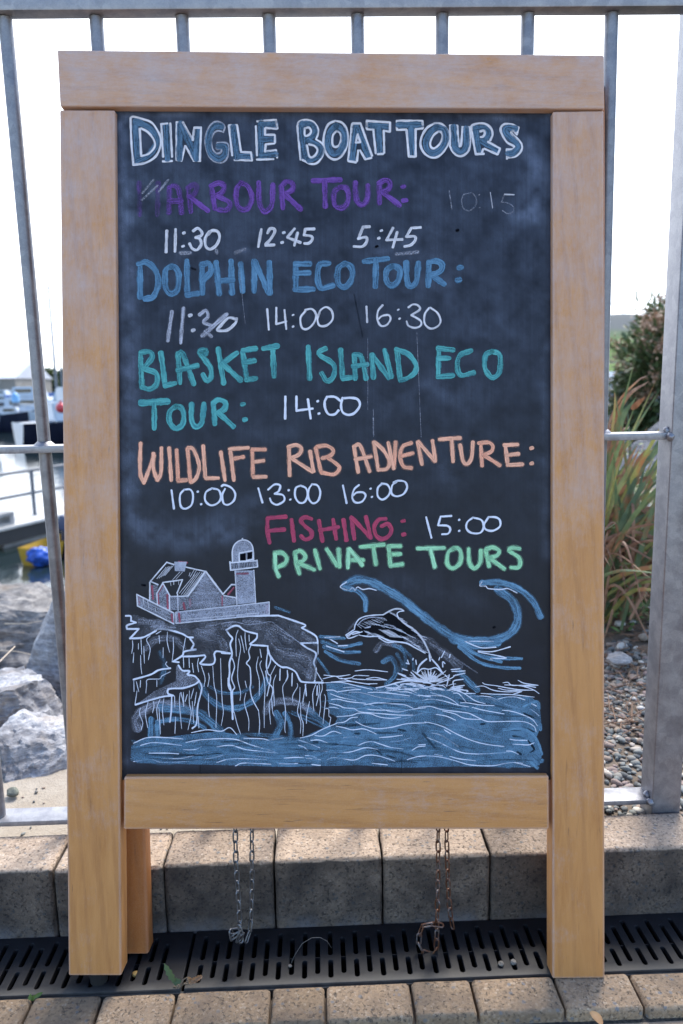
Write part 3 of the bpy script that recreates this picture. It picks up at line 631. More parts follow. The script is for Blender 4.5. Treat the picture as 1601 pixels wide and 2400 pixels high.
t.stroke('C', 'blue', 15, '120,380 122,615|112,372 170,362 235,420 255,520 220,610 160,630|355,390 310,420 308,540 345,590 395,560 405,450 380,400 355,390|465,355 468,585|468,600 545,590|575,380 580,585|580,375 630,372 640,430 590,490|680,365 702,590|790,355 797,585|690,500 800,490|860,375 875,570|960,355 960,570|967,360 1067,585|1070,365 1075,585|1265,375 1265,555|1265,372 1365,372|1270,442 1360,438|1262,560 1390,558|1505,368 1440,380 1425,470 1450,550 1535,530', .86)
t.stroke('D', 'blue', 15, '85,355 40,390 35,480 70,522 115,500 140,430 125,375 85,355|225,340 385,322|305,335 300,515|415,375 380,410 380,480 415,512 460,480 475,410 450,378 415,375|520,350 525,480 550,515 590,480 605,355|680,355 675,510|680,348 730,338 770,360 765,405 700,440|705,440 785,498', .82); t.stroke('D', 'blue', 14, '900,385|888,472', .7); t.build()
t = Chalk('chalk_lettering', 'white chalk time under the blue heading', 3)
t.stroke('C', 'dustw', 10, '355,725 325,935|440,700 420,950', .82); t.stroke('C', 'white', 9, '490,750|512,860', .8); t.stroke('C', 'dustw', 10, '560,745 605,715 620,760 590,800 655,830', .85); t.stroke('C', 'dustw', 12, '755,745 580,900', .8); t.stroke('C', 'dustw', 9, '600,870 645,905', .7); t.stroke('C', 'white', 7, '830,780 770,770 710,830 690,860 760,860 820,810 830,775', .85)
t.stroke('C', 'white', 5, '1055,705 1067,855|1122,695 1122,815|1122,815 1195,795|1182,712 1195,850|1245,748|1245,833|1335,720 1300,770 1310,840 1350,850 1395,810 1415,750 1385,705 1335,710|1440,730 1425,780 1440,825 1490,825 1535,780 1530,720 1490,690 1450,710 1430,750', .95)
t.stroke('D', 'white', 4.8, '238,660 243,770|352,650 320,690 315,750 340,795 380,790 408,750 395,720 350,725 325,745|463,682|472,745|535,665 565,645 600,650 615,680 555,720|555,720 620,760 620,795 580,810 535,795 522,765|680,670 650,715 650,780 690,815 740,800 762,760 740,705 690,668', .85); t.build()
t = Chalk('chalk_lettering', 'teal heading lettering', 3)
t.stroke('E', 'teal', 13.5, '125,150 135,400|130,145 190,140 210,180 150,260|150,265 240,300 240,380 190,415 140,400|275,150 305,380|305,388 375,372|400,155 415,365|408,152 435,155 515,375|400,275 540,242|600,155 605,130 555,140 590,190 640,260 640,330 610,350 585,310|695,120 735,370|830,150 720,230|730,230 860,350|875,145 905,340|880,130 970,117|885,218 960,207|905,347 970,335|1030,117 1130,97|1095,115 1105,318', .85)
t.stroke('U', 'teal', 13, '490,60 505,380|665,75 600,110 620,150 720,210 760,270 740,370 680,405 630,330|820,90 840,370|845,378 935,368|960,140 970,380|970,135 1030,160 1080,380|950,255 1090,237|1140,140 1155,370|1145,140 1310,370|1270,95 1340,360', .85)
t.stroke('F', 'teal', 13, '455,130 475,320|450,118 530,150 585,220 580,280 530,320 478,335|750,120 745,310|745,110 850,122|750,182 820,180|745,312 848,302|975,127 900,160 880,230 905,300 995,282|1125,132 1080,160 1075,250 1120,315 1170,290 1185,210 1175,150 1125,132', .85)
t.stroke('E', 'teal', 17, '130,515 322,505', .9); t.stroke('E', 'teal', 13.5, '225,530 225,700|385,540 340,580 340,660 385,705 435,670 440,590 420,550 385,540|500,525 500,640 530,690 575,660 590,525|660,525 670,668|660,515 700,492 750,515 740,560 690,590|700,592 805,688', .92); t.stroke('E', 'teal', 11, '877,525|892,638', .9); t.build()
t = Chalk('chalk_lettering', 'white time beside the teal heading', 3)
t.stroke('U', 'pen', 5.4, '257,565 255,790|370,563 370,705|370,708 535,687|487,592 515,788|587,612|600,738|800,705 760,745 700,745 665,690 658,620 680,570|680,567 760,568 820,610|840,577 825,650 840,720 890,750 950,740 1000,690 1018,640 990,590 920,577 845,582', 1.0); t.build()
t = Chalk('chalk_lettering', 'thick salmon pink lettering', 3)
WG = '125,60 122,270 150,350|150,350 225,150|220,135 220,250 250,330|250,330 275,270 278,95|335,95 350,330|390,110 400,325|400,335 460,330|470,100 490,340|475,92 510,102 545,180 555,250 530,320 495,345|585,80 600,305|605,317 695,315|715,125 745,330|785,115 810,330|780,102 915,92|815,172 880,160|945,112 950,300|945,105 1040,105|955,197 1028,187|955,307 1045,305|1215,95 1220,295|1210,87 1265,72 1305,95 1290,140 1235,165|1235,172 1385,268|1370,120 1395,265|1410,95 1450,268|1420,85 1490,77 1540,110 1520,150 1460,170|1500,165 1568,215 1585,245 1545,288 1455,275'
WH = '150,80 180,260|155,77 195,77 260,255|160,170 270,152|290,50 320,238|300,52 360,110 400,190 380,238 322,245|392,55 430,235|432,230 445,50|555,55 495,80 475,150 500,220 555,232|490,147 565,127|600,50 630,205|605,47 720,182|705,40 725,182|755,30 900,19|840,30 850,185|900,70 920,180 950,203 980,160 990,50|1045,55 1055,215|1032,57 1100,52 1130,77 1120,115 1065,140|1070,142 1180,213|1220,75 1235,205|1212,70 1305,66|1225,142 1312,132|1235,212 1340,206'
t.stroke('G', 'salmon', 12, WG, .25); t.stroke('H', 'salmon', 12, WH, .25); t.stroke('G', 'salmon', 8.4, WG, 1.0); t.stroke('H', 'salmon', 8.4, WH, 1.0); t.stroke('H', 'salmon', 9, '1405,92|1405,200', .95); t.build()
t = Chalk('chalk_lettering', 'thin pale time under the salmon lettering', 3)
t.stroke('G', 'pen', 4.6, '352,405 370,540|445,400 415,440 420,520 455,540 500,510 510,440 490,400 445,400|545,415|570,507|650,390 605,420 600,480 640,515 690,500 715,460 700,405 650,390|745,395 725,440 735,500 770,510 810,480 820,430 790,385 740,365 720,375|990,390 1020,495|1062,400 1110,362 1150,370 1140,410 1110,430|1110,430 1170,440 1180,480 1130,510 1090,495 1075,465|1213,404|1225,473|1300,370 1265,390 1260,450 1290,495 1330,490 1352,440 1340,390 1300,370|1385,360 1360,400 1358,460 1390,500 1430,480 1445,420 1425,370 1385,360', .95)
t.stroke('H', 'pen', 4.5, '72,355 98,480|185,352 150,385 138,440 160,475 205,470 232,430 215,405 170,405 145,425|267,378|277,436|345,345 318,375 318,430 350,455 390,430 405,390 385,350 345,342|450,330 420,355 415,410 450,432 500,415 525,370 510,330 460,322 430,335', .92); t.build()
t = Chalk('chalk_lettering', '', 3)
t.stroke('N', 'crimson', 10.5, '75,110 75,240 95,355|80,105 260,92|85,235 245,222|320,125 345,335|520,112 460,97 415,130 460,190 520,240 520,300 460,325 418,290|600,135 635,340|745,125 775,315|610,230 795,197|850,125 880,330|930,105 960,315|932,98 1128,305|1080,95 1125,295|1278,112 1210,122 1165,190 1180,280 1240,320 1310,290 1340,220 1300,165 1240,187', .9); t.stroke('N', 'crimson', 10, '1458,135|1465,272', .85)
t.stroke('H', 'pen', 4.6, '660,580 697,725|838,570 762,575|762,575 745,635|745,637 810,640 830,665 815,695 772,700|893,598|893,676|990,582 950,615 945,660 980,690 1040,690 1065,650 1050,600 990,582|1100,580 1070,630 1080,665 1130,675 1180,645 1180,600 1150,580 1100,578', .98); t.build()
t = Chalk('chalk_lettering', 'mint green lettering', 3)
WN = '150,475 155,610 188,700|152,465 220,460 270,510 250,570 170,610|355,465 370,570 400,670|362,455 410,442 460,490 440,540 385,560|400,570 550,632|560,435 610,620|680,425 785,590|800,425 810,600|900,425 895,610|912,422 960,480 1040,585|905,532 1048,535|1025,400 1260,377|1155,405 1180,575|1310,405 1330,585|1312,392 1430,390|1320,477 1430,470|1335,590 1450,577'
WT = '600,800 785,796|690,805 720,930|855,800 815,830 810,910 850,940 900,900 905,830 880,797 855,800|960,805 965,900 1000,942 1040,900 1045,815|1080,815 1105,925|1087,805 1130,792 1175,815 1160,850 1100,870|1110,870 1210,942|1318,802 1270,796 1245,815 1310,860 1325,900 1310,935 1262,935'
t.stroke('N', 'mint', 14, WN, .3); t.stroke('H', 'mint', 14, WT, .3); t.stroke('N', 'mint', 8.8, WN, .97); t.stroke('H', 'mint', 8.8, WT, .97); t.build()
# lighthouse and cottage
t = Chalk('chalk_drawing', 'chalk drawing of a cottage and lighthouse on a cliff top', 3)
for pl, op in (('285,510 360,515 345,600 350,700 285,655', .32), ('350,590 400,505 455,610 460,740 350,700', .38), ('465,620 640,625 650,740 465,745', .36), ('640,625 790,400 940,590 940,715 650,740', .38), ('160,600 500,770 505,870 165,700', .42), ('520,762 1375,672 1375,782 520,865', .42), ('950,610 1070,630 1070,690 950,710', .4), ('1065,380 1235,380 1250,675 1080,690', .56), ('1040,300 1040,190 1070,130 1130,100 1190,115 1225,170 1235,290', .66), ('1015,300 1265,285 1270,345 1020,375', .6), ('505,300 620,300 600,390 510,385', .95)):
    t.poly('I', 'dustw', pl, op)
t.poly('I', 'dark', '1108,228 1160,222 1162,288 1108,290', 1.2); t.poly('I', 'dark', '1176,216 1222,208 1220,270 1176,280', 1.2)
for k in range(15): x = 1035+k*15; t.px([(280+.2551*x, 1240+.2551*(318-k*1.2)), (280+.2551*(x+4), 1240+.2551*(360-k*1.2))], 'dark', 1.6, 1.1)
t.stroke('I', 'white', 3.2, '285,480 435,305|435,305 500,325|615,350 795,390|285,480 355,510|345,590 400,495|400,495 465,615|400,490 580,465|580,465 530,590|465,620 630,615|535,600 540,745|280,490 280,650|345,590 350,700|460,620 462,745|160,600 500,770|160,600 168,705|168,705 500,870|500,770 500,870|520,765 1375,672|520,865 1375,782|1375,670 1375,785|520,765 522,865|950,600 1030,510|1030,510 1062,510|960,610 1070,630|1065,385 1080,690|1235,380 1250,675|1040,300 1040,190 1070,130 1130,100 1190,115 1225,170 1235,290|1015,300 1022,378|1265,285 1270,345|1022,378 1270,347|1015,310 1262,290|1130,88|1100,222 1225,197|1100,220 1102,296|1165,212 1168,290|1225,200 1222,278|1100,298 1225,278', .95)
t.stroke('I', 'white', 4.6, '795,390 630,615|798,395 945,590', .95)
t.stroke('I', 'white', 1.3, '345,455 430,350|365,450 450,345|385,440 465,345|405,430 480,340|490,465 555,395|520,460 580,395|650,440 690,370|665,455 710,375|640,430 650,400|550,590 690,420|570,600 720,400|590,605 740,395|600,612 760,400|610,614 775,398|500,330 420,425|545,480 545,510|500,480 500,510|470,490 475,520|575,795 1000,760|1000,760 1300,728|575,832 900,805|900,805 1280,770|180,640 470,785|190,680 470,820|650,800 652,832|740,765 735,800|830,760 825,795|900,730 898,755|960,760 955,795|1100,705 1100,735|1180,770 1180,795|1250,690 1250,720|620,765 615,795|760,815 755,845|900,805 900,830|1030,790 1030,815|700,825 698,850|260,660 270,720|220,640 225,690|330,730 335,760|390,740 400,790|430,800 432,830', .85)
for k in range(26):
    y = 420+k*11.5; hwd = min(150, (y-405)*.78) if y < 600 else 145
    t.px([(280+.2551*(790-hwd*rng.uniform(.6, .95)), 1240+.2551*(y+15*max(0, (600-y)/200.))), (280+.2551*(790+hwd*rng.uniform(.5, .95)), 1240+.2551*y)], 'dustw', 1.5, .75)
for k in range(24): y = 395+k*12; t.px([(280+.2551*(1150+rng.uniform(-50, 20)), 1240+.2551*y), (280+.2551*1235, 1240+.2551*(y-4))], 'dustw', 1.5, .8)
t.stroke('I', 'red', 5.2, '480,785 490,855|548,775 555,850|1358,695 1355,770|945,620 945,695|650,645 652,710|355,605 360,690|440,605 445,725|300,525 310,640|590,680 600,735|1050,540 1000,600|1080,410 1180,408|550,300 620,308|180,625 185,690|345,600 400,520', .9); t.build()
# cliff
t = Chalk('chalk_drawing', 'grey and white chalk drawing of a dripping cliff', 2)
t.poly('J', 'dustw', '110,60 200,90 380,130 520,120 1060,65 1140,65 1310,140 1400,215 1410,260 1390,440 1400,520 1310,540 1230,460 1140,420 1060,340 1050,290 940,285 975,210 850,150 770,160 790,330 690,320 660,410 590,405 600,350 460,350 520,300 510,230 440,200 280,165 210,200 80,235 130,190 60,150 110,110 60,70', .19)
t.stroke('J', 'dustw', 26, '560,190 700,230 740,290|900,120 1080,160 1200,230|1060,220 1130,300 1260,340|1180,330 1330,380 1340,480|640,160 760,140', .18); t.stroke('J', 'dustw', 16, '150,110 300,120|240,150 380,150|1300,200 1380,260|1250,420 1340,500', .25)
t.poly('J', 'dustw', '400,420 470,470 560,530 500,570 350,590 330,630 130,690 250,600 400,530', .3)
t.stroke('P', 'pen', 4.2, '90,20 160,25 165,90|165,90 235,115|235,115 110,155 110,205|110,205 275,205|275,205 150,340|150,340 330,325 500,240 550,205 690,215 880,270 970,320 1040,325|1040,325 1000,340 1050,420 1020,490 1080,495|1080,495 920,525 890,580 760,665|760,665 840,675|890,595 1060,590 1200,575|1200,575 1215,605 1140,690|1140,690 1170,705 1310,705 1350,650 1340,560|1340,560 1380,520 1560,550|835,720 890,790 990,800 965,850 1060,870 1130,940|1130,940 1060,990 900,1040 760,1045 690,1060 690,1120 760,1145|760,1145 600,1165 400,1220 230,1275|200,920 440,850 560,785 720,760', .95)
t.stroke('P', 'pen', 3.4, '1130,940 1165,1050 1110,1280 1090,1540 1030,1610|740,1150 735,1350 715,1520', .9)
t.stroke('P', 'pen', 1.7, '720,810 600,870 570,910 400,920 385,1000 375,1110|185,370 190,450 175,550|205,540 195,680|305,340 318,560|270,410 270,490|345,450 355,690|435,300 385,360 435,480 410,640|560,300 570,410|620,470 618,610|680,250 675,380 710,535|760,325 765,480 745,670|935,330 900,520|300,580 305,730 318,840|985,620 990,750|1030,690 1048,820|1120,620 1105,700 1120,810|1160,730 1210,900 1195,1020|1260,830 1270,900 1250,1020|1430,620 1440,950 1455,1250 1470,1380 1440,1570|1320,730 1340,1000 1375,1180 1365,1600|1260,1120 1260,1330 1275,1450|905,1100 910,1300|860,1110 850,1250 880,1610|300,1320 285,1400 330,1530 310,1625|405,1240 370,1400 400,1600|480,1230 490,1290 470,1390|575,1200 530,1330 545,1500|560,1310 580,1690|630,1190 610,1350 630,1560|780,1150 785,1310|990,1080 990,1250 1015,1400 970,1630|795,1450 785,1680|1115,1440 1125,1605|1030,1230 1050,1530|205,940 208,1090|240,950 275,1090|300,930 295,1030|250,1080 220,1280|530,930 530,1020|905,600 910,750|670,670 655,705 700,755|870,1100 905,1250|960,1130 930,1230|1050,1050 1010,1190|1090,1100 1060,1290|1075,1180 1070,1250|590,235 520,275', .9, .6)
t.stroke('Q', 'pen', 4, '220,25 800,15|800,15 1010,85 1180,150 1130,190|1130,190 1310,290 1350,350 1355,410|1350,400 1110,405|1110,405 1200,470 1330,550 1300,680 1330,780 1310,960|60,220 160,165 240,165 330,230 500,275|500,275 490,340 400,420|410,430 650,445|650,445 660,540 740,660 840,740 930,750 1040,810 1100,920 1160,955 1430,965|60,215 110,290 150,340 120,420 145,560 110,680 110,830 100,950 130,1080 150,1380 155,1480|0,545 120,550', .95)
t.stroke('Q', 'pen', 2.8, '150,620 180,740 140,900 180,1030 150,1100 165,1380|410,440 380,520 395,620 350,690 400,760 410,960 400,1040 430,1190 520,1360|655,480 630,700 650,830 690,880 670,1010 640,1150|620,800 650,950 720,1050 700,1200|655,480 690,640 650,760|995,830 990,1010|825,770 820,930|925,790 930,880 905,940|90,900 95,1020 130,1090|1180,990 1195,1150|1350,1010 1345,1140', .9, .7)
t.stroke('Q', 'pen', 1.7, '230,220 200,330 205,590|240,345 265,480 235,680 225,900 265,1100 258,1215|330,250 330,340 350,500|385,290 388,380|540,490 560,610|515,600 490,750 530,930 530,1150|560,655 540,720 590,880 610,1050 600,1300 600,1600|340,1110 320,1250 380,1480 380,1640|175,1380 220,1560 265,1690|520,1360 535,1540 525,1700|765,855 730,980 745,1290|700,1180 670,1280 690,1550|705,1200 720,1380 740,1430|905,940 860,1050 900,1350 890,1600 900,1670|1065,975 1070,1020 1005,1140 1003,1240|1105,1030 1100,1200 1070,1370 1115,1520 1110,1680|1110,1250 1120,1450 1150,1540 1145,1720|1240,1230 1200,1420 1195,1540|1325,990 1285,1130 1300,1360|1190,980 1150,1200 1148,1290|1370,960 1380,1080 1335,1290|1410,930 1420,1050 1390,1150 1395,1310 1375,1440|1450,1130 1465,1200 1430,1540|1465,1330 1510,1340 1515,1440 1540,1460 1515,1580|1340,810 1400,910 1430,940|1360,420 1360,560|330,940 350,1030|270,300 300,430 320,540|760,720 690,860', .9, .6)
t.stroke('Q', 'dustw', 2.4, '0,130 180,105 400,145 670,105 780,160 1100,400', .6); t.build()
# waves
t = Chalk('chalk_drawing', 'blue chalk drawing of curling waves', 1)
t.stroke('K', 'sea', 22, '330,100 400,72 470,82 560,125 640,172 720,232 820,312 920,382 1000,420 1120,435 1230,425 1310,385 1348,320 1340,240 1300,180 1230,130', .72)
t.stroke('K', 'sea', 14, '320,120 400,140 445,190 447,250', .8); t.stroke('K', 'sea', 17, '1140,90 1250,90 1360,130 1440,200 1485,290', .75)
t.stroke('K', 'sea', 20, '960,425 1100,462 1230,448', .7); t.stroke('K', 'sea', 9, '1000,450 1080,505 1200,535 1370,540|1000,470 1120,560 1250,592 1360,596|1000,440 1120,520 1250,560', .72)
t.stroke('K', 'sea', 9.5, '180,410 320,420|190,440 300,470 420,450|200,470 300,500 410,500|210,500 300,550 410,570', .62)
t.stroke('O', 'sea', 13, '480,690 570,650 625,740 610,850 520,940', .55); t.stroke('O', 'sea', 9, '600,500 700,560 735,650 735,760|680,520 790,620 825,700 830,780|640,600 690,700 690,790', .4); t.stroke('O', 'dustw', 22, '830,420 1000,460 1150,570 1300,700 1345,750', .22); t.stroke('O', 'sea', 17, '1360,810 1450,910 1560,1010', .55); t.stroke('O', 'dustw', 14, '400,560 460,480 560,480 660,520', .2)
t.stroke('O', 'dustw', 4, '1260,610 1400,710 1560,820', .18); t.stroke('K', 'dustw', 5, '330,385 400,310 420,295', .18); t.stroke('J', 'sea', 7, '1100,10 1200,45|1400,370 1480,480', .3)
t.stroke('J', 'dustw', 26, '130,860 115,810 165,745 260,700 380,700 520,740', .34); t.stroke('J', 'sea', 22, '300,720 520,745 620,800 720,890', .55); t.stroke('J', 'sea', 13, '270,820 400,800 520,820 600,860', .5); t.stroke('J', 'sea', 15, '225,800 220,925|272,840 268,930', .65)
t.stroke('J', 'sea', 16, '575,560 630,650 720,712 830,722 940,672 1010,590 1040,520', .5); t.stroke('J', 'sea', 9, '640,570 720,612 850,612 940,572', .28)
t.stroke('J', 'dustw', 20, '1035,745 1065,695 1150,672 1260,685 1360,745', .34); t.stroke('J', 'sea', 17, '1340,740 1400,790 1470,850', .45); t.stroke('J', 'sea', 19, '1110,760 1140,830 1105,910', .6); t.stroke('J', 'sea', 13, '1170,760 1208,840 1210,920', .6); t.stroke('J', 'sea', 5, '1200,750 1450,865|1220,745 1470,840', .35)
t.stroke('J', 'dustw', 18, '190,300 260,240 380,235 450,290', .14); t.stroke('J', 'sea', 14, '290,330 320,430 290,540', .25)
t.stroke('K', 'pen', 2.5, '335,85 298,115 345,135 370,120 385,135 400,115 430,130 470,125 510,135|1140,80 1125,108 1160,110 1175,125 1250,130 1290,125 1345,150|1035,438 1205,438|1040,440 1130,475 1220,472|1115,495 1200,498 1305,470|1115,500 1280,535 1190,540 1200,550|205,415 295,410|220,415 280,450|285,465 340,462|215,465 320,500', .95); t.build()
# sea
t = Chalk('chalk_drawing', 'blue chalk sea with white ripples along the bottom', 2)
def J_(x, y): return f'{280+x*520/1568:.1f},{1420+y*520/1568:.1f}'
def L_(x, y): return f'{680+x*620/1568:.1f},{1540+y*620/1568:.1f}'
top = [J_(*q) for q in ((85, 990), (140, 950), (200, 932), (350, 925), (510, 905), (700, 888), (860, 912), (1000, 950), (1140, 930), (1290, 930), (1420, 872), (1520, 835))]+[L_(*q) for q in ((280, 360), (262, 345), (235, 335), (225, 250), (212, 155), (340, 155), (430, 168), (520, 182), (640, 152), (760, 165), (900, 180), (1050, 215), (1170, 237), (1290, 240), (1420, 232), (1478, 275), (1490, 400), (1462, 470), (1495, 570), (1478, 640), (1420, 655), (1000, 648), (660, 655), (400, 640), (0, 650))]+[J_(*q) for q in ((900, 1130), (560, 1120), (120, 1110), (80, 1060))]
t.poly('S', 'sea', ' '.join(top), .62)
for k in range(150):
    x = rng.uniform(330, 1235); y = rng.uniform(1625, 1790); 
    if y < 1715-(x-760)*.02 and x < 800: y = rng.uniform(1735, 1790)
    ln = rng.uniform(40, 150); sl_ = rng.normal()*.06+(.12 if x > 950 else 0)
    t.px([(max(310, x-ln/2), y-sl_*ln/2), (x, y+rng.normal()*3), (min(1250, x+ln/2), y+sl_*ln/2)], 'sea' if k % 4 else 'dark', rng.uniform(4, 12) if k % 4 else rng.uniform(3, 7), rng.uniform(.2, .6) if k % 4 else rng.uniform(.15, .4), .3)
t.stroke('T', 'dark', 9, '60,830 200,1000|640,870 800,820 900,850', .4, .3); t.stroke('T', 'dark', 6, '1160,860 1300,890|1290,580 1420,640|1350,920 1420,1020 1380,1060|770,715 820,712|1280,755 1420,810|1220,1060 1260,1085', .62, .2); t.stroke('R', 'dark', 5, '340,960 480,965|180,930 240,935|530,870 600,875|1220,780 1310,800|690,830 750,835|830,910 980,915|480,1075 560,1080|960,1040 1020,1090|1080,1100 1180,1130', .5, .2)
t.stroke('T', 'sea', 9, '1050,780 1250,770 1400,840 1480,980 1510,1080|1300,500 1450,440 1480,520|1350,640 1480,700 1500,780|1420,1100 1500,1180 1520,1160|1380,1180 1460,1250', .7)
SR = '300,210 520,205 700,245 900,290|340,300 420,300 480,325|480,320 620,300 760,290|400,415 480,410 620,440 820,460|380,460 500,490 560,515 690,525|690,530 760,565 980,585 1240,605 1400,605|500,335 640,370 800,425 960,440 1060,400 1200,380|620,325 760,330 980,385 1150,410 1360,420|690,525 800,520 900,540 1130,545 1240,540|800,480 960,455 1150,465 1300,480 1400,520|860,470 980,510 1080,550 1230,565 1380,535 1560,515|470,625 640,610 740,580 880,590 1000,630 1140,645 1250,630|470,700 560,690 640,640 720,630|700,685 800,735 950,770 1130,755 1330,710 1560,700|460,740 560,760 660,785 800,775 950,835|380,995 470,985 560,920 640,880 790,890|550,885 640,870 740,870|720,985 800,945 900,930 1000,960 1130,1000 1280,1020|180,1050 300,1045 470,1065 640,1055 820,1005 970,1025|350,1150 420,1125 520,1135 680,1155 820,1100 950,1100 1080,1135 1180,1170|900,1195 1090,1215|1390,1035 1460,995 1550,985|1330,1150 1450,1115 1560,1100|990,880 1130,870 1270,850|1120,935 1250,920 1380,880|1120,300 1200,265 1300,270 1480,350|1240,320 1350,325 1480,375|0,910 120,950 260,1005|80,1100 150,1105 220,1130|120,1130 270,1150|160,1210 270,1222|150,915 250,910 350,945|200,855 300,860 420,805 520,830|1050,665 1200,660 1330,640 1440,600 1560,575|300,160 440,130 520,160 640,150 700,120 860,125|690,65 850,50 1090,75|310,115 480,130 630,110|520,150 640,190 820,220 960,220|660,160 800,170 1080,175|830,160 940,145 1080,175|400,200 600,190 870,230|850,330 960,325 1140,340 1360,370|930,290 1100,330 1180,360 1360,395|550,270 640,265 730,285|390,345 520,390 700,425|370,510 430,510 490,525|0,975 70,1000 115,1040|20,885 160,850 300,775 470,705'
SJ = '100,970 200,930 330,930 450,940|150,985 250,965 440,985|210,1040 330,1040 420,1045|100,1100 220,1085 300,1105 450,1100 620,1080 800,1045 950,1060 1130,1080|300,1078 450,1075 600,1035 690,1020|470,965 580,945 800,940 940,985 1100,1030|690,995 790,985 900,1015 1120,1040|690,1105 800,1080 1040,1085|820,1130 880,1110 1070,1118|1130,1115 1260,1113|1165,1075 1270,1070 1360,1080|510,895 620,875 720,885 780,860 830,910|520,965 580,940|1030,955 1160,930|880,935 1020,940 1080,965|450,1015 530,1015 580,995'
ST = '50,425 150,410 300,430 480,480 620,505|150,330 300,370 400,410 490,475|430,335 500,345 590,450|450,300 560,340 700,430 820,465|520,455 600,455 760,480 930,490|700,385 820,375 900,390 1000,440 1120,490 1270,530|820,405 900,410 950,440|980,410 1080,385 1200,385 1310,420|660,510 800,545 1050,590|1030,545 1150,560 1290,605 1400,660 1460,735|0,510 150,500 300,540 540,570 640,590 820,675 950,685 1200,680 1330,695 1420,745 1445,805|220,595 350,620 460,668|300,555 450,590 570,645 760,660|80,690 150,700 300,745 460,830 640,910 820,960 1050,990|360,745 420,725 540,720 650,755 760,800 880,850 1010,885|170,825 250,840 330,880 490,990|110,880 250,935 400,1010 540,1065 700,1080 900,1075 1110,1060|1080,1045 1150,1050 1225,1085|1160,960 1250,965 1350,970 1420,945|1125,900 1200,912 1335,915|0,1115 120,1105 280,1120 460,1165 640,1215 900,1225 1050,1200 1170,1185 1280,1195|390,1110 500,1140 705,1165|1390,465 1450,495|1370,530 1430,570 1480,615|790,210 830,230 950,245 1080,270 1250,295 1430,300|1040,210 1100,205 1150,240 1280,240 1470,240|1225,180 1300,215 1470,240|1060,235 1250,245 1400,290 1480,340|700,260 800,250 920,300 1080,320 1270,315|770,340 950,350 1150,355 1420,385|980,275 1100,300 1400,300|560,340 700,340|620,375 800,370|1150,355 1270,315|1220,240 1340,250 1440,265|200,1085 300,1105|0,970 90,965|0,360 150,380|60,370 200,365 330,375|320,785 400,835|1180,1185 1370,1235'
t.stroke('R', 'pen', 2.1, SR, 1.0, .6); t.stroke('J', 'pen', 2.3, SJ, 1.0, .6); t.stroke('T', 'pen', 2.1, ST, 1.0, .6)
t.stroke('S', 'dark', 1.2, '470,1770 469,1812|752,1745 755,1810|943,1760 940,1815', .9); t.build()
# dolphin
t = Chalk('chalk_drawing', 'white chalk dolphin leaping out of a splash', 4)
t.poly('O', 'dark', '60,395 150,320 200,205 370,155 540,120 660,160 740,260 850,335 930,430 1000,560 1020,640 960,590 850,530 740,475 560,450 430,400 210,385', .55)
t.poly('O', 'dustw', '700,400 830,395 940,470 1000,560 960,590 850,520 740,470', .22); t.poly('O', 'white', '445,330 540,320 620,360 690,415 560,405', .62)
t.stroke('O', 'white', 4.6, '655,190 740,260 850,335 930,430 990,540 1030,640', .85, .6); t.stroke('O', 'white', 4.4, '480,150 540,115 610,85 680,85 715,105', .8, .5)
t.stroke('O', 'pen', 2.6, '50,385 140,325|150,320 160,265 200,205 270,170 370,155 480,150|715,105 665,115 640,140 655,185|60,395 80,420 130,410 210,375|430,415 520,465 600,465|130,375 210,355 240,345|60,395 150,345 215,352|870,820 930,770 1010,775 1090,760 1170,830|1010,600 1018,680|980,655 920,700', .92)
t.stroke('O', 'pen', 3.8, '210,385 310,400 430,400 560,450 740,475 850,530 960,590|980,660 900,730 870,820|1040,660 1110,740 1170,830|1010,610 1020,680', .9, .5)
t.stroke('O', 'white', 4, '80,400 140,350 200,345', .75, .5); t.stroke('O', 'dustw', 4, '275,300 330,288', .8); t.stroke('O', 'dustw', 5, '190,265 250,210 350,180 480,190 510,205|280,345 330,370 300,385|500,260 600,285 640,325', .6, .3)
for a, b, c, d, n in ((190, 270, 480, 195, 14), (350, 245, 640, 325, 10), (640, 315, 790, 400, 9), (700, 400, 960, 580, 18), (660, 190, 930, 420, 16), (560, 130, 680, 200, 8), (450, 330, 660, 400, 14), (280, 350, 420, 385, 8)):
    for k in range(n):
        f = k/(n-1.); x = a+(c-a)*f; y = b+(d-b)*f; t.px([(800+.20408*(x-20), 1410+.20408*(y-12+rng.normal()*4)), (800+.20408*(x+40+rng.uniform(0, 30)), 1410+.20408*(y+22+rng.normal()*6))], 'pen', 1.0, .75, .4)
cx, cy = 1005, 925
for k in range(46):
    a = math.pi*(k+.5)/46+rng.normal()*.05; r1 = rng.uniform(70, 175)*(1.25 if abs(math.cos(a)) > .7 else .85); r0_ = rng.uniform(5, 30)
    t.px([(800+.20408*(cx+math.cos(a)*r0_*2), 1410+.20408*(cy-math.sin(a)*r0_)), (800+.20408*(cx+math.cos(a)*r1*1.25), 1410+.20408*(cy-math.sin(a)*r1))], 'white', rng.uniform(1.4, 2.8), .9, .4)
t.stroke('O', 'pen', 2.6, '650,820 740,850|690,880 860,900|640,890 800,905|700,770 760,790|660,830 800,890|800,810 870,880|1210,970 1240,840|1190,840 1230,880|1260,780 1360,770|1270,800 1330,800|1290,850 1420,820|1320,800 1420,795|1290,970 1290,910 1400,890|1100,940 1260,880 1310,840|1150,640 1185,570|1120,670 1130,640|1240,640 1250,605|1165,750 1165,690 1190,710|820,670 825,650|770,700 760,670|855,670 862,720|745,705 780,715|1270,980 1410,960|1330,1010 1450,1020 1440,1035', .9, .7)
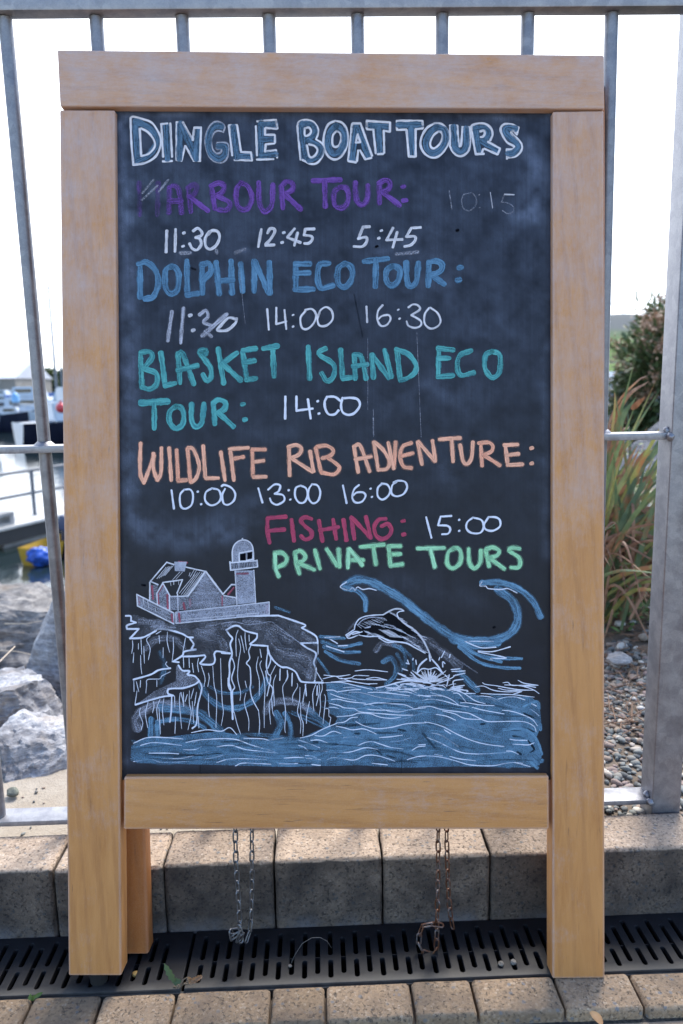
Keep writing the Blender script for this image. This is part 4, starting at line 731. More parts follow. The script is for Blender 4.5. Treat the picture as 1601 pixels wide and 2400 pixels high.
for k in range(40):
    x = rng.uniform(560, 1340); y = rng.uniform(925, 1010)+abs(x-1000)*.05; ln = rng.uniform(50, 160); t.px([(800+.20408*(x-ln/2), 1410+.20408*(y+rng.normal()*8)), (800+.20408*x, 1410+.20408*(y-5)), (800+.20408*(x+ln/2), 1410+.20408*(y+8+rng.normal()*8))], 'pen', rng.uniform(1.4, 2.6), .85, .5)
t.stroke('O', 'pen', 3, '400,990 520,965 640,930 760,910 900,915 1020,935', .9); t.build()
# nail holes and scratches
t = Chalk('scratch', '', 5)
t.stroke('S', 'dustw', 1.3, '977,780 982,900 987,1025|862,790 862,960|875,960 876,1024|560,620 575,760', .35); t.stroke('S', 'dustw', 4, '875,980 876,1018', .25); t.stroke('S', 'dark', 7, '1072,540|883,578', 1.2); t.stroke('S', 'dark', 6, '450,629 458,632|340,1372 334,1371|1158,1470', .8); t.stroke('S', 'dark', 4, '830,690 850,790', .3); t.build()

# ------------------------------------------------------------------ chains hanging from the sign
def m_chain(name, rust):
    g = G(name); p = g.pos(); n = g.noise(p, 70, 5, .7)
    c = g.mix(g.lin(n, .42-rust*.25, .6-rust*.25), (.14, .145, .155), (.11, .045, .022)) if rust else g.mix(g.lin(n, .3, .7), (.07, .072, .08), (.2, .205, .22))
    return g.bsdf(c, .42, .75 if not rust else .45, spec=.5)
def links(bm, path, pitch=.0152, ln=.0195, wd=.0088, r=.00115, jit=0.0):
    P = [Vector(p) for p in path]; L = [0]
    for a, b in zip(P, P[1:]): L.append(L[-1]+(b-a).length)
    def at(t):
        t = max(0, min(L[-1], t))
        for i in range(len(P)-1):
            if t <= L[i+1]: return P[i].lerp(P[i+1], (t-L[i])/max(1e-9, L[i+1]-L[i]))
        return P[-1]
    n = max(1, int(L[-1]/pitch)); ref = Vector((.35, 1, 0)).normalized()
    for k in range(n):
        a, b = at(k*pitch), at((k+1)*pitch); t = (b-a).normalized() if (b-a).length > 1e-6 else Vector((0, 0, -1)); c = (a+b)/2
        s = (ref-t*ref.dot(t)); s = s.normalized() if s.length > .1 else t.orthogonal().normalized(); q = t.cross(s)
        ang = (0 if k % 2 else math.pi/2)+.45+random.uniform(-.25, .25); ax = s*math.cos(ang)+q*math.sin(ang)
        h = ln/2-wd/2; pts = []
        for j in range(7): th = -math.pi/2+math.pi*j/6; pts.append(c+t*(h+math.cos(th)*(wd/2-r))+ax*math.sin(th)*(wd/2-r))
        for j in range(7): th = math.pi/2+math.pi*j/6; pts.append(c+t*(-h+math.cos(th)*(wd/2-r))+ax*math.sin(th)*(wd/2-r))
        ring(bm, pts, r, 6)
def ring(bm, pts, r, n):
    N = len(pts); rings = []; nm = (pts[3]-pts[0]).cross(pts[8]-pts[0]); nm = nm.normalized() if nm.length > 1e-12 else Vector((0, 0, 1))
    for i in range(N):
        t = (pts[(i+1) % N]-pts[i-1]).normalized(); b = t.cross(nm)
        rings.append([bm.verts.new(pts[i]+(nm*math.cos(2*math.pi*k/n)+b*math.sin(2*math.pi*k/n))*r) for k in range(n)])
    for i in range(N):
        a, c = rings[i], rings[(i+1) % N]
        for k in range(n): bm.faces.new((a[k], a[(k+1) % n], c[(k+1) % n], c[k]))
SI = sign.matrix_world.inverted()
def chain(paths, mat, label):
    bm = bmesh.new()
    for pth in paths: links(bm, pth)
    me = from_bm(bm); me.transform(SI); o = link('chain', me, mat, sign, smooth=60); o['label'] = label
Yc = .955
cp = lambda x, y, d=0: atY(x, y, Yc+d)
chain([[cp(551, 1925), cp(553, 2020), cp(560, 2120), cp(563, 2178, -.002), cp(566, 2212, -.004), cp(574, 2222)], [cp(590, 1925, .02), cp(591, 2050, .02), cp(589, 2150, .018), cp(584, 2195, .012), cp(572, 2218, .004)],
       [cp(565, 2180), cp(545, 2180), cp(533, 2190), cp(545, 2200), cp(562, 2185), cp(556, 2210), cp(540, 2216)], [cp(560, 2170, -.008), cp(570, 2190, -.01), cp(555, 2200, -.008), cp(575, 2205, -.006)]], m_chain('chain_steel', 0), 'dull grey steel chain, knotted at its end')
chain([[cp(1027, 1925), cp(1027, 2040), cp(1025, 2140), cp(1024, 2190), cp(1022, 2238), cp(1010, 2240), cp(985, 2228), cp(980, 2205), cp(986, 2172), cp(1005, 2163), cp(1025, 2170), cp(1045, 2168)],
       [cp(1046, 1925, .02), cp(1049, 2040, .02), cp(1052, 2110, .02), cp(1058, 2160, .018), cp(1066, 2195, .016)]], m_chain('chain_rust', .36), 'rusty brown steel chain hanging in a loop')

# ------------------------------------------------------------------ small things on the ground
def leafmesh(bm, base, d, n, ln, wd, bend=.3, segs=8, fold=.25, serr=0.0):
    base, d, n = Vector(base), Vector(d).normalized(), Vector(n).normalized(); s = d.cross(n).normalized(); n = s.cross(d); rows_ = []; p = base.copy(); dr = d.copy()
    for i in range(segs+1):
        f = i/segs; w_ = wd*(math.sin(math.pi*min(1, f*.92+.06))**.75)*(1+serr*(1 if i % 2 else -1)) if f < 1 else wd*.02
        rows_.append((bm.verts.new(p-s*w_/2+n*w_*fold), bm.verts.new(p), bm.verts.new(p+s*w_/2+n*w_*fold)))
        dr = (dr-n*bend/segs).normalized(); n = s.cross(dr); p = p+dr*ln/segs
    for a, b in zip(rows_, rows_[1:]):
        bm.faces.new((a[0], a[1], b[1], b[0])); bm.faces.new((a[1], a[2], b[2], b[1]))
def m_leaf(name, a, b, trans=.25, scale=30, rough=.5, dry=None):
    g = G(name); p = g.pos(); n = g.noise(p, scale, 4)
    c = g.mix(g.lin(n, .3, .7), a, b)
    if dry: c = g.mix(g.lin(g.noise(g.map(p, (1, 1, .6)), 13, 5, .65), .52, .64), c, dry)
    pb = g.n('BsdfPrincipled', {'Base Color': c, 'Roughness': rough, 'Specular IOR Level': .4}); tr = g.n('BsdfTranslucent', {0: c}); m = g.n('MixShader', {0: trans, 1: pb.outputs[0], 2: tr.outputs[0]})
    g.t.links.new(m.outputs[0], g.out.inputs[0]); return g.m
M_WEED = m_leaf('weed_leaf', (.035, .06, .025), (.08, .12, .04)); M_DRY = m_leaf('dry_leaf', (.20, .10, .05), (.42, .27, .15), .2); M_STALK = plain('stalk', (.12, .09, .06), .7)
W0 = atZ(418, 2316, .001); weed = empty('weed', W0); tag(weed, 'ragged green weed growing between drain and paving, right of the left leg', 'weed')
bm = bmesh.new(); wp = lambda x, y, d=0.0: Vector(atY(x, y, W0[1]+d)-W0)
for a, b, w_ in (((412, 2305), (386, 2264), .0085), ((415, 2308), (405, 2300), .005)): leafmesh(bm, wp(*a), wp(*b, .006)-wp(*a), (0, -1, .3), (wp(*b)-wp(*a)).length, w_, .2, 9, .1, .22)
leafmesh(bm, wp(425, 2300), wp(398, 2300)-wp(425, 2300), (0, -1, .6), .014, .008, .4, 6, .1, .2)
link('leaf', from_bm(bm), M_WEED, weed, smooth=60)
bm = bmesh.new()
for pts in (((418, 2320), (420, 2309), (413, 2304)), ((418, 2318), (432, 2305), (447, 2297), (458, 2293)), ((424, 2312), (430, 2296), (440, 2290)), ((430, 2306), (444, 2306)), ((418, 2318), (409, 2312), (399, 2318))): tube(bm, [wp(*q, .002*i) for i, q in enumerate(pts)], [.0012-.0003*i for i in range(len(pts))][:len(pts)], 6)
link('stalk', from_bm(bm), M_STALK, weed, smooth=60)
bm = bmesh.new()
for a, b in (((447, 2297), (466, 2298)), ((440, 2290), (450, 2300)), ((456, 2294), (467, 2291)), ((444, 2306), (452, 2298))): leafmesh(bm, wp(*a), wp(*b)-wp(*a), (0, -1, .5), .011, .006, .6, 6, .3, .2)
link('dry_leaf', from_bm(bm), M_DRY, weed, smooth=60)
S0 = atZ(76, 2345, .0); sp_ = empty('sprig', S0); tag(sp_, 'tiny bright green sprig in the paving joint at the far left', 'sprig')
bm = bmesh.new(); q = lambda x, y: Vector(atY(x, y, S0[1])-S0)
for a, b in (((76, 2345), (70, 2332)), ((76, 2345), (80, 2334)), ((80, 2338), (97, 2328)), ((74, 2340), (66, 2338))): leafmesh(bm, q(*a), q(*b)-q(*a), (0, -1, .5), (q(*b)-q(*a)).length*1.1, .005, .3, 6, .2)
link('leaf', from_bm(bm), m_leaf('sprig_leaf', (.06, .11, .02), (.14, .2, .05)), sp_, smooth=60)
L0 = atZ(1397, 2384, .0042); bm = bmesh.new(); leafmesh(bm, (-.004, .008, .001), (.45, -1, 0), (0, 0, 1), .021, .012, .3, 8, .18)
o = link('fallen_leaf', from_bm(bm), m_leaf('orange_leaf', (.40, .20, .08), (.6, .36, .17), .1), smooth=60); o.location = L0; tag(o, 'dried orange leaf lying on the paving in front of the right leg', 'leaf')
M_PEB = m_rock('pebble_stone', (.9, .85, .75))
def pebble(loc, size, seed, label, name='pebble', mat=None, flat=.6, group=None):
    bm = bmesh.new(); r = bmesh.ops.create_icosphere(bm, subdivisions=3, radius=size)
    for v in bm.verts: v.co += Vector(mnoise.noise_vector(v.co/size*.9+Vector((seed*5.1, 0, 0))))*size*.3; v.co.z *= flat
    o = link(name, from_bm(bm), mat or M_PEB, smooth=180); o.location = loc; tag(o, label, 'pebble', group); return o
pebble(atZ(1174, 2259, .003), .0042, 1, 'small grey pebble lying on the drain grate, left of the right leg', flat=.8); pebble(atZ(1203, 2255, .002), .0042, 2, 'brown pebble wedged in a drain slot nearest the right leg', flat=.9)
pebble(atZ(680, 2264, .003), .0026, 3, 'tiny pale pebble at the end of the thin fibre on the drain'); pebble(atZ(318, 2283, -.002), .005, 4, 'yellowish pebble stuck in the drain slot by the left leg', mat=plain('ochre_stone', (.32, .2, .06), .7))
bm = bmesh.new(); tube(bm, [atY(*q) for q in ((680, 2264, .94), (690, 2240, .945), (708, 2212, .95), (730, 2198, .953), (750, 2197, .956), (767, 2206, .958), (777, 2222, .96))], .00022, 6)
o = link('fibre', from_bm(bm), plain('pale_fibre', (.16, .155, .15), .6), smooth=180); tag(o, 'thin pale fibre arching over the drain grate between the chains', 'fibre')

# ------------------------------------------------------------------ rocks, left of the sign
M_ROCK, M_ROCK2 = m_rock('limestone', (1.3, 1.3, 1.33)), m_rock('brown_rock', (.85, .8, .74))
def rock(label, c, dims, seed, mat, cuts=14, rot=0.0, rough=.07, sub=6, group='boulders along the shore behind the fence', name='boulder', tilt=(0, 0)):
    bm = bmesh.new(); bmesh.ops.create_icosphere(bm, subdivisions=sub, radius=1.0); rr = random.Random(seed)
    pl = []
    for k in range(cuts+9):
        v = Vector((rr.gauss(0, 1), rr.gauss(0, 1), rr.gauss(0, 1))).normalized(); pl.append((v, rr.uniform(.60, .92)))
    for v in bm.verts:
        p = v.co.copy()
        for nn_, d in pl:
            e = p.dot(nn_)-d
            if e > 0: p -= nn_*e*.985
        s = Vector((seed*2.3, seed, 0))
        p += p.normalized()*(mnoise.fractal(p*2.2+s, 1, 2, 5)*rough+mnoise.fractal(p*9+s, 1, 2, 4)*rough*.55)+p.normalized()*mnoise.noise(p*26+s)*rough*.14
        v.co = p
    M = Matrix.Rotation(rot, 4, 'Z') @ Matrix.Rotation(tilt[0], 4, 'X') @ Matrix.Rotation(tilt[1], 4, 'Y') @ Matrix.Diagonal((*dims, 1))
    for v in bm.verts: v.co = M @ v.co
    o = link(name, from_bm(bm), mat, smooth=28); o.location = c; tag(o, label, 'boulder', group); return o
def pr(x, y, Y): return Vector(atY(x, y, Y))
rock('pale grey boulder with a rounded top, lowest at the left edge behind the fence bar', pr(8, 1690, 1.80), (.17, .22, .165), 3, M_ROCK, 12, .3)
rock('boulder with pale ridges just left of the sign, nearest the bottom rail', pr(140, 1812, 1.44), (.13, .17, .15), 33, M_ROCK, 14, -.5, tilt=(0, -.5))
rock('upright slab of grey rock with one dark face, half hidden by the sign', pr(158, 1560, 2.05), (.115, .2, .24), 11, M_ROCK, 11, .5, .04, tilt=(.1, .12))
rock('broad brown grey boulder at the water edge, top left behind the bars', pr(25, 1525, 2.75), (.44, .45, .31), 8, M_ROCK2, 12, .2, .07)
for k, (x, y, Y, d) in enumerate(((-260, 1620, 2.3, (.3, .3, .25)), (-200, 1450, 3.2, (.5, .4, .3)), (300, 1560, 2.7, (.35, .35, .28)), (520, 1480, 3.3, (.5, .45, .35)), (330, 1750, 1.9, (.2, .22, .16)), (640, 1600, 2.5, (.3, .3, .25)))):
    rock('grey shore boulder hidden by the sign or outside the picture', pr(x, y, Y), d, 40+k, M_ROCK if k % 2 else M_ROCK2, 12, k*.7, group='unseen shore boulders')
rock('dark grey sloping boulder under the bush at the right', pr(1600, 1075, 4.6), (.55, .5, .26), 21, m_rock('dark_rock', (.55, .57, .62)), 9, .4, .03, group=None, name='boulder', tilt=(0, -.35))
pebble(atZ(30, 1857, .088), .011, 9, 'rounded dark green pebble on the sand at the left edge', mat=m_rock('dark_pebble', (.55, .6, .5)), flat=.65)
rock('pale round boulder on the gravel beside the sign\'s right leg', pr(1448, 1545, 1.78), (.036, .03, .02), 61, M_ROCK, 10, -.4, .05, 4, group=None, name='cobble')
for lb, pts in (('pale twig sticking up between the rounded boulder and the brown boulder', ((-40, 1590, 1.72), (35, 1515, 1.9))), ('thin dry twig lying across the middle of the brown boulder', ((0, 1525, 2.28), (40, 1527, 2.28), (100, 1540, 2.25))), ('thin dry twig lying near the top of the brown boulder', ((10, 1462, 2.4), (60, 1462, 2.4), (98, 1455, 2.4)))):
    bm = bmesh.new(); tube(bm, [pr(*q) for q in pts], [.0025, .0015, .0012][:len(pts)], 6)
    o = link('twig', from_bm(bm), plain('twig', (.45, .38, .3), .8), smooth=180); tag(o, lb, 'twig', 'dry twigs on the boulders')

# ------------------------------------------------------------------ gravel bed and plants, right of the sign
def pebbles(n, xr, yr_, smin, smax, seed):
    rg = np.random.default_rng(seed); bm = bmesh.new(); bmesh.ops.create_icosphere(bm, subdivisions=2, radius=1); base = np.array([v.co[:] for v in bm.verts]); fc = [[v.index for v in f.verts] for f in bm.faces]; bm.free()
    V = []; Fc = []; tone = []; nb = len(base)
    for k in range(n):
        x = rg.uniform(*xr); y = rg.uniform(*yr_)
        s = (smin+(smax-smin)*rg.random()**2.2); q = base*(1+.22*np.sin(base[:, [1, 2, 0]]*2.3+rg.random(3)*6))
        q = q*np.array([1, rg.uniform(.6, .95), rg.uniform(.38, .65)])*s; a = rg.uniform(0, 6.28); ti = rg.normal()*.25
        Rz = np.array([[math.cos(a), -math.sin(a), 0], [math.sin(a), math.cos(a), 0], [0, 0, 1]]); Rx_ = np.array([[1, 0, 0], [0, math.cos(ti), -math.sin(ti)], [0, math.sin(ti), math.cos(ti)]])
        q = q@Rx_.T@Rz.T+np.array([x, y, float(gz(x, y))+s*.25+rg.uniform(0, .5)*s]); b0 = len(V); V.extend(q.tolist()); Fc.extend([[b0+i for i in f] for f in fc]); tone.extend([rg.random()]*nb)
    me = raw(V, Fc); me.attributes.new('tone', 'FLOAT', 'POINT').data.foreach_set('value', np.array(tone, np.float32)); return me
def m_gravel():
    g = G('gravel'); t_ = g.attr('tone'); n = g.noise(g.pos(), 160, 4)
    c = g.ramp(t_, [(0, (.05, .055, .06)), (.2, (.12, .135, .135)), (.45, (.20, .21, .20)), (.62, (.28, .21, .155)), (.8, (.22, .16, .15)), (.93, (.46, .42, .36)), (1, (.6, .57, .52))])
    c = g.mix(g.lin(n, .35, .75, 0, .45), c, (.12, .1, .09)); return g.bsdf(c, .75, normal=g.bump(n, .2, .002), spec=.35)
M_GRAV = m_gravel()
o = link('gravel', pebbles(4200, (.36, .82), (1.112, 1.95), .0035, .0105, 1), M_GRAV, smooth=180); tag(o, 'grey and tan pebbles of the gravel bed behind the kerb', 'gravel', kind='stuff')
o = link('gravel', pebbles(1800, (.3, 1.9), (1.9, 3.6), .008, .022, 2), M_GRAV, smooth=180); tag(o, 'coarser pale gravel farther back under the plants', 'gravel', kind='stuff')
o = link('gravel', pebbles(160, (-.55, .3), (1.112, 1.5), .002, .006, 3), M_GRAV, smooth=180); tag(o, 'scattered grit on the sand under the fence', 'gravel', kind='stuff')

M_G1 = m_leaf('sword_green', (.06, .10, .05), (.14, .19, .09), dry=(.26, .12, .06)); M_G2 = m_leaf('sword_yellow', (.15, .17, .05), (.30, .30, .11), dry=(.33, .15, .07)); M_BR = m_leaf('sword_dry', (.14, .05, .028), (.38, .22, .13), .2)
PB = atY(1372, 1490, 2.15); PB[2] = float(gz(PB[0], PB[1])); plant = empty('sword_leaf_plant', PB); tag(plant, 'clump of long sword shaped leaves, many dry and brown, right of the sign', 'plant')
def blade(bm, pts, wd, fold=.18, face=Vector((0, -1, .35))):
    P = [Vector(p) for p in pts]; n = 14; C = []
    E = [2*P[0]-P[1]]+P+[2*P[-1]-P[-2]]
    for k in range(n+1):
        t_ = k/n*(len(P)-1); i = min(int(t_), len(P)-2); u = t_-i; a, b, c, d = E[i:i+4]
        C.append(.5*((2*b)+(c-a)*u+(2*a-5*b+4*c-d)*u*u+(3*b-a-3*c+d)*u**3))
    rows_ = []
    for k, p in enumerate(C):
        f = k/n; t_ = (C[min(k+1, n)]-C[max(k-1, 0)]).normalized(); s = t_.cross(face); s = s.normalized() if s.length > 1e-5 else Vector((1, 0, 0)); nn_ = s.cross(t_); w_ = wd*min(1, .55+f*2)*max(.03, (1-f**2.6))
        rows_.append((bm.verts.new(p-s*w_/2-nn_*w_*fold), bm.verts.new(p), bm.verts.new(p+s*w_/2-nn_*w_*fold)))
    for a, b in zip(rows_, rows_[1:]): bm.faces.new((a[0], a[1], b[1], b[0])); bm.faces.new((a[1], a[2], b[2], b[1]))
def bp(x, y, d=0.0): return Vector(atY(x, y, 2.15+d)-PB)
green, yel, dry = bmesh.new(), bmesh.new(), bmesh.new()
TR = [('g', .030, (1400, 1300), (1450, 1010), (1492, 930)), ('y', .012, (1400, 1280), (1438, 990), (1441, 915)), ('y', .022, (1395, 1330), (1440, 1110), (1475, 1050)), ('g', .032, (1430, 1290), (1490, 1100), (1530, 1040)), ('y', .022, (1440, 1230), (1500, 1090), (1540, 1045)), ('g', .02, (1395, 1340), (1430, 1110), (1440, 1050)),
      ('g', .03, (1430, 1265), (1490, 1200), (1532, 1155)), ('g', .022, (1440, 1262), (1500, 1205), (1535, 1190)), ('g', .022, (1445, 1262), (1500, 1215), (1530, 1205)), ('y', .016, (1390, 1315), (1460, 1280), (1545, 1240)), ('y', .016, (1395, 1420), (1460, 1438), (1530, 1455)), ('y', .012, (1400, 1398), (1440, 1390), (1470, 1385)), ('y', .012, (1390, 1580), (1440, 1600), (1480, 1618)), ('g', .026, (1400, 1220), (1425, 1060), (1432, 1020)), ('y', .018, (1420, 1220), (1470, 1110), (1500, 1050)), ('y', .02, (1392, 1240), (1440, 1140), (1462, 1095)), ('g', .02, (1398, 1170), (1440, 1120), (1455, 1100))]
for k, (c, w_, *pts) in enumerate(TR):
    pp = [bp(x, y, -.06*(k % 3)+.02) for x, y in pts]; root = Vector((random.uniform(-.06, .06), random.uniform(-.05, .05), random.uniform(0, .04))) if pts[0][1] < 1420 else pp[0]+Vector((-.06, .02, -.01))
    blade(green if c == 'g' else yel, [root]+pp, w_*1.0)
for k in range(330):
    a = random.gauss(.25, 1.5); el = random.uniform(.45, 1.4); dryk = random.random() < .6
    L_n = random.uniform(.2, .55) if dryk else random.uniform(.4, .8); d = Vector((math.cos(a)*math.cos(el), math.sin(a)*math.cos(el)*.8, math.sin(el))); root = Vector((random.gauss(0, .07), random.gauss(0, .08), random.uniform(0, .05)))
    m_ = root+d*L_n*.55+Vector((0, 0, .02)); e = root+d*L_n+Vector((math.cos(a)*.06, math.sin(a)*.06, -.10*L_n*math.cos(el)))
    if dryk:
        root.z += random.uniform(0, .25); m_.z += .05; e.z -= random.uniform(.02, .22)
        blade(dry, [root, m_, e], random.uniform(.006, .014), .2)
    else: blade(green if random.random() < .62 else yel, [root, m_, e], random.uniform(.009, .019), .2)
for pts in (((1425, 1300), (1440, 1170), (1520, 1120), (1526, 1150)), ((1420, 1260), (1440, 1130), (1470, 1120), (1480, 1165)), ((1410, 1290), (1450, 1195), (1475, 1210)), ((1410, 1180), (1425, 1070), (1440, 1040)), ((1440, 1160), (1470, 1090), (1495, 1042)), ((1400, 1100), (1440, 960), (1492, 895), (1520, 880)), ((1430, 1010), (1470, 930), (1522, 893)), ((1480, 960), (1512, 930)), ((1420, 1060), (1432, 1020), (1420, 1000)), ((1440, 1090), (1448, 1030), (1442, 1005)), ((1455, 1080), (1462, 1015), (1475, 1000)), ((1505, 1030), (1518, 1000)), ((1430, 1350), (1460, 1290), (1490, 1330)), ((1420, 1400), (1450, 1330), (1475, 1370)), ((1420, 1330), (1470, 1240), (1500, 1250)), ((1435, 1240), (1490, 1170), (1500, 1190))):
    blade(dry, [bp(x, y, random.uniform(-.08, .03)) for x, y in pts], random.uniform(.007, .02))
link('leaf', from_bm(green), M_G1, plant, smooth=60); link('leaf', from_bm(yel), M_G2, plant, smooth=60); link('dry_leaf', from_bm(dry), M_BR, plant, smooth=60)
bm = bmesh.new()
for k in range(2400):
    y = random.uniform(1.95, 3.4); x = y*random.uniform(.385, .50)+.02; hgt = random.random()**1.4*.2*(1 if random.random() < .8 else 1.7)
    if mnoise.noise(Vector((x*6, y*6, 3))) < -.08: continue
    leafmesh(bm, (x, y, float(gz(x, y))+hgt), (random.gauss(0, 1), random.gauss(0, 1), random.uniform(-.1, .7)), (random.gauss(0, .4), random.gauss(0, .4), 1), random.uniform(.014, .028), random.uniform(.009, .015), .3, 4, .15)
o = link('ground_cover', from_bm(bm), m_leaf('cover_leaf', (.04, .08, .025), (.15, .23, .07)), smooth=60); tag(o, 'low green ground cover creeping over the gravel', 'ground cover', kind='stuff')
bm = bmesh.new()
for k in range(520):
    x = random.uniform(.42, .9); y = random.uniform(1.42, 2.2); z = float(gz(x, y))+.012; a = random.uniform(0, 6.28); l = random.uniform(.02, .07); tube(bm, [(x, y, z), (x+math.cos(a)*l, y+math.sin(a)*l, z+random.uniform(-.004, .012))], .0012, 5)
o = link('leaf_litter', from_bm(bm), plain('litter', (.16, .09, .055), .8), smooth=60); tag(o, 'dry brown twigs and leaf litter on the gravel', 'leaf litter', kind='stuff')

# bush
BC = atY(1626, 905, 6.6); bush = empty('bush', (BC[0], BC[1], float(gz(BC[0], BC[1])))); tag(bush, 'round dark bush with brown flower heads behind the plants at the right', 'bush')
def inb(): 
    while True:
        v = Vector((random.uniform(-1, 1), random.uniform(-1, 1), random.uniform(-1, 1)))
        if .45 < v.length < 1: return v
gl, fl, tr_ = bmesh.new(), bmesh.new(), bmesh.new(); rB = Vector((.66, .66, .74)); zc = BC[2]-bush.location[2]
clus = []
for k in range(760):
    v = inb().normalized()*random.uniform(.55, 1.02); v *= 1+.13*mnoise.noise(v*3.1); p = Vector((v.x*rB.x, v.y*rB.y, v.z*rB.z+zc)); clus.append((p, v.normalized()))
    isfl = random.random() < .3
    for j in range(22 if not isfl else 9):
        q = p+Vector((random.gauss(0, .05), random.gauss(0, .05), random.gauss(0, .045))); d = (v.normalized()+Vector((random.gauss(0, .6), random.gauss(0, .6), random.gauss(0, .6)+.25))); leafmesh(gl, q, d, (random.gauss(0, .5), random.gauss(0, .5), 1), random.uniform(.06, .10), random.uniform(.024, .036), .3, 3, .15)
    if isfl:
        for j in range(60): q = p+v.normalized()*.12+Vector((random.gauss(0, .04), random.gauss(0, .04), random.gauss(0, .04))); leafmesh(fl, q, (random.gauss(0, 1), random.gauss(0, 1), random.gauss(0, 1)), (random.gauss(0, 1), random.gauss(0, 1), 1), .034, .018, .4, 2, .1)
for k in range(26): v = Vector((random.gauss(0, .4), random.gauss(0, .4), 1)).normalized(); p = Vector((random.gauss(0, .3), random.gauss(0, .3), zc+.72)); leafmesh(gl, p, v, (0, -1, .2), random.uniform(.08, .16), .02, .3, 4, .1)
link('foliage', from_bm(gl), m_leaf('bush_leaf', (.03, .055, .02), (.10, .14, .06), .2, 9), bush); link('flower_head', from_bm(fl), m_leaf('flower_brown', (.20, .115, .075), (.40, .26, .18), .15, 12), bush)
for k in range(14): p, d = random.choice(clus); tube(tr_, [(random.gauss(0, .05), random.gauss(0, .05), 0), p*.5+Vector((0, 0, zc*.2)), p], [.03, .016, .005], 6)
link('trunk', from_bm(tr_), plain('bark', (.09, .065, .045), .85), bush, smooth=60)

# ------------------------------------------------------------------ harbour: pontoon, boats, far shore
M_WHITE = plain('gelcoat_white', (.46, .50, .56), .35, 0, .08, 2); M_NAVY = plain('gelcoat_navy', (.012, .014, .03), .25, 0, .2, 2); M_GLS = plain('dark_glass', (.02, .025, .03), .1, 0, .2, 3); M_ALU = plain('aluminium', (.5, .51, .53), .35, .7, .1, 3); M_BLUEC = plain('blue_canvas', (.05, .12, .32), .8, 0, .2, 4)
M_DECK = plain('pontoon_deck', (.46, .45, .43), .8, 0, .15, 6); M_DARKP = plain('pontoon_side', (.02, .021, .024), .7, 0, .3, 3); M_CONC = plain('float_concrete', (.28, .28, .28), .9, 0, .25, 4)
M_RAIL = plain('rail_grey', (.10, .115, .14), .5); DZ = WZ+.34
Pn0, Pn1 = Vector(atZ(0, 1240, DZ)), Vector(atZ(112, 1214, DZ)); ud = (Pn1-Pn0).normalized(); nd_ = Vector((-ud.y, ud.x, 0)); Pf = Vector(atZ(82, 1207, DZ)); wid = abs((Pf-Pn0).dot(nd_))
pont = empty('pontoon', Pn0); ang = math.atan2(ud.y, ud.x); pont.rotation_euler.z = ang; tag(pont, 'floating pontoon with a thin handrail, low on the water at the left', 'pontoon')
LA, LB = -5, 7
bm = bmesh.new(); bbox(bm, LA, LB, 0, wid+.5, -.04, 0); link('deck', from_bm(bm), M_DECK, pont)
bm = bmesh.new(); bbox(bm, LA, LB, .03, wid+.45, -.26, -.041); link('fascia', from_bm(bm), M_DARKP, pont)
for k, x in enumerate((-4, -2.2, .15, 2.9, 5.2)):
    bm = bmesh.new(); bbox(bm, x, x+1.2, .12, wid+.3, -.5, -.262, .03); link('float', from_bm(bm), M_CONC, pont)
pr_ = (Pf-Pn0).dot(ud); hr = 98*(Pf-Vector(CAM)).length/F_PX
for k in range(-3, 5):
    bm = bmesh.new(); x = pr_+k*1.25; tube(bm, [(x, wid, 0), (x, wid, hr)], .03, 8); link('rail_post', from_bm(bm), M_RAIL, pont, smooth=60)
for z in (hr, hr*.5): 
    bm = bmesh.new(); tube(bm, [(LA, wid, z), (LB, wid, z)], .027, 8); link('handrail', from_bm(bm), M_RAIL, pont, smooth=60)
bm = bmesh.new(); x0 = -1.2; bbox(bm, x0, .38, wid-.35, wid-.1, 0, .045)
for k in range(6): bbox(bm, x0+k*.3, x0+k*.3+.08, wid-.35, wid-.1, .046, .15)
bbox(bm, x0, .38, wid-.35, wid-.1, .151, .2); o = link('cleat_box', from_bm(bm), M_CONC, pont)
# yellow tub with blue tarpaulin
Yc0 = atZ(116, 1312, WZ); tub = empty('tender', Yc0, 1.15); tag(tub, 'small yellow tender moored at the pontoon beside the sign', 'tender')
def hull_mesh(L, B, H, sheer=.12, n=14, flat=.5):
    V = []; rows_ = 9
    for i in range(n+1):
        t_ = i/n; x = -L/2+L*t_; b = B/2*(1-max(0, (t_-.45)/.55)**2.2)*(.9+.1*min(1, t_*4)) if t_ < 1 else .004; h = H*(1+sheer*t_*t_*3)
        for j in range(rows_):
            f = j/(rows_-1)*2-1; y = b*f; dep = abs(f)**3.2; V.append((x+(t_ > .9)*.06*L*(dep-.5)*(t_-.9)*10, y*(1 if dep > .3 else 1), -.25*H*(1-.6*max(0, (t_-.6)/.4))+dep*(h+.25*H*(1-.6*max(0, (t_-.6)/.4)))))
    Fc = [(i*rows_+j, i*rows_+j+1, (i+1)*rows_+j+1, (i+1)*rows_+j) for i in range(n) for j in range(rows_-1)]
    Fc.append(tuple(range(rows_)))
    return V, Fc, rows_, n
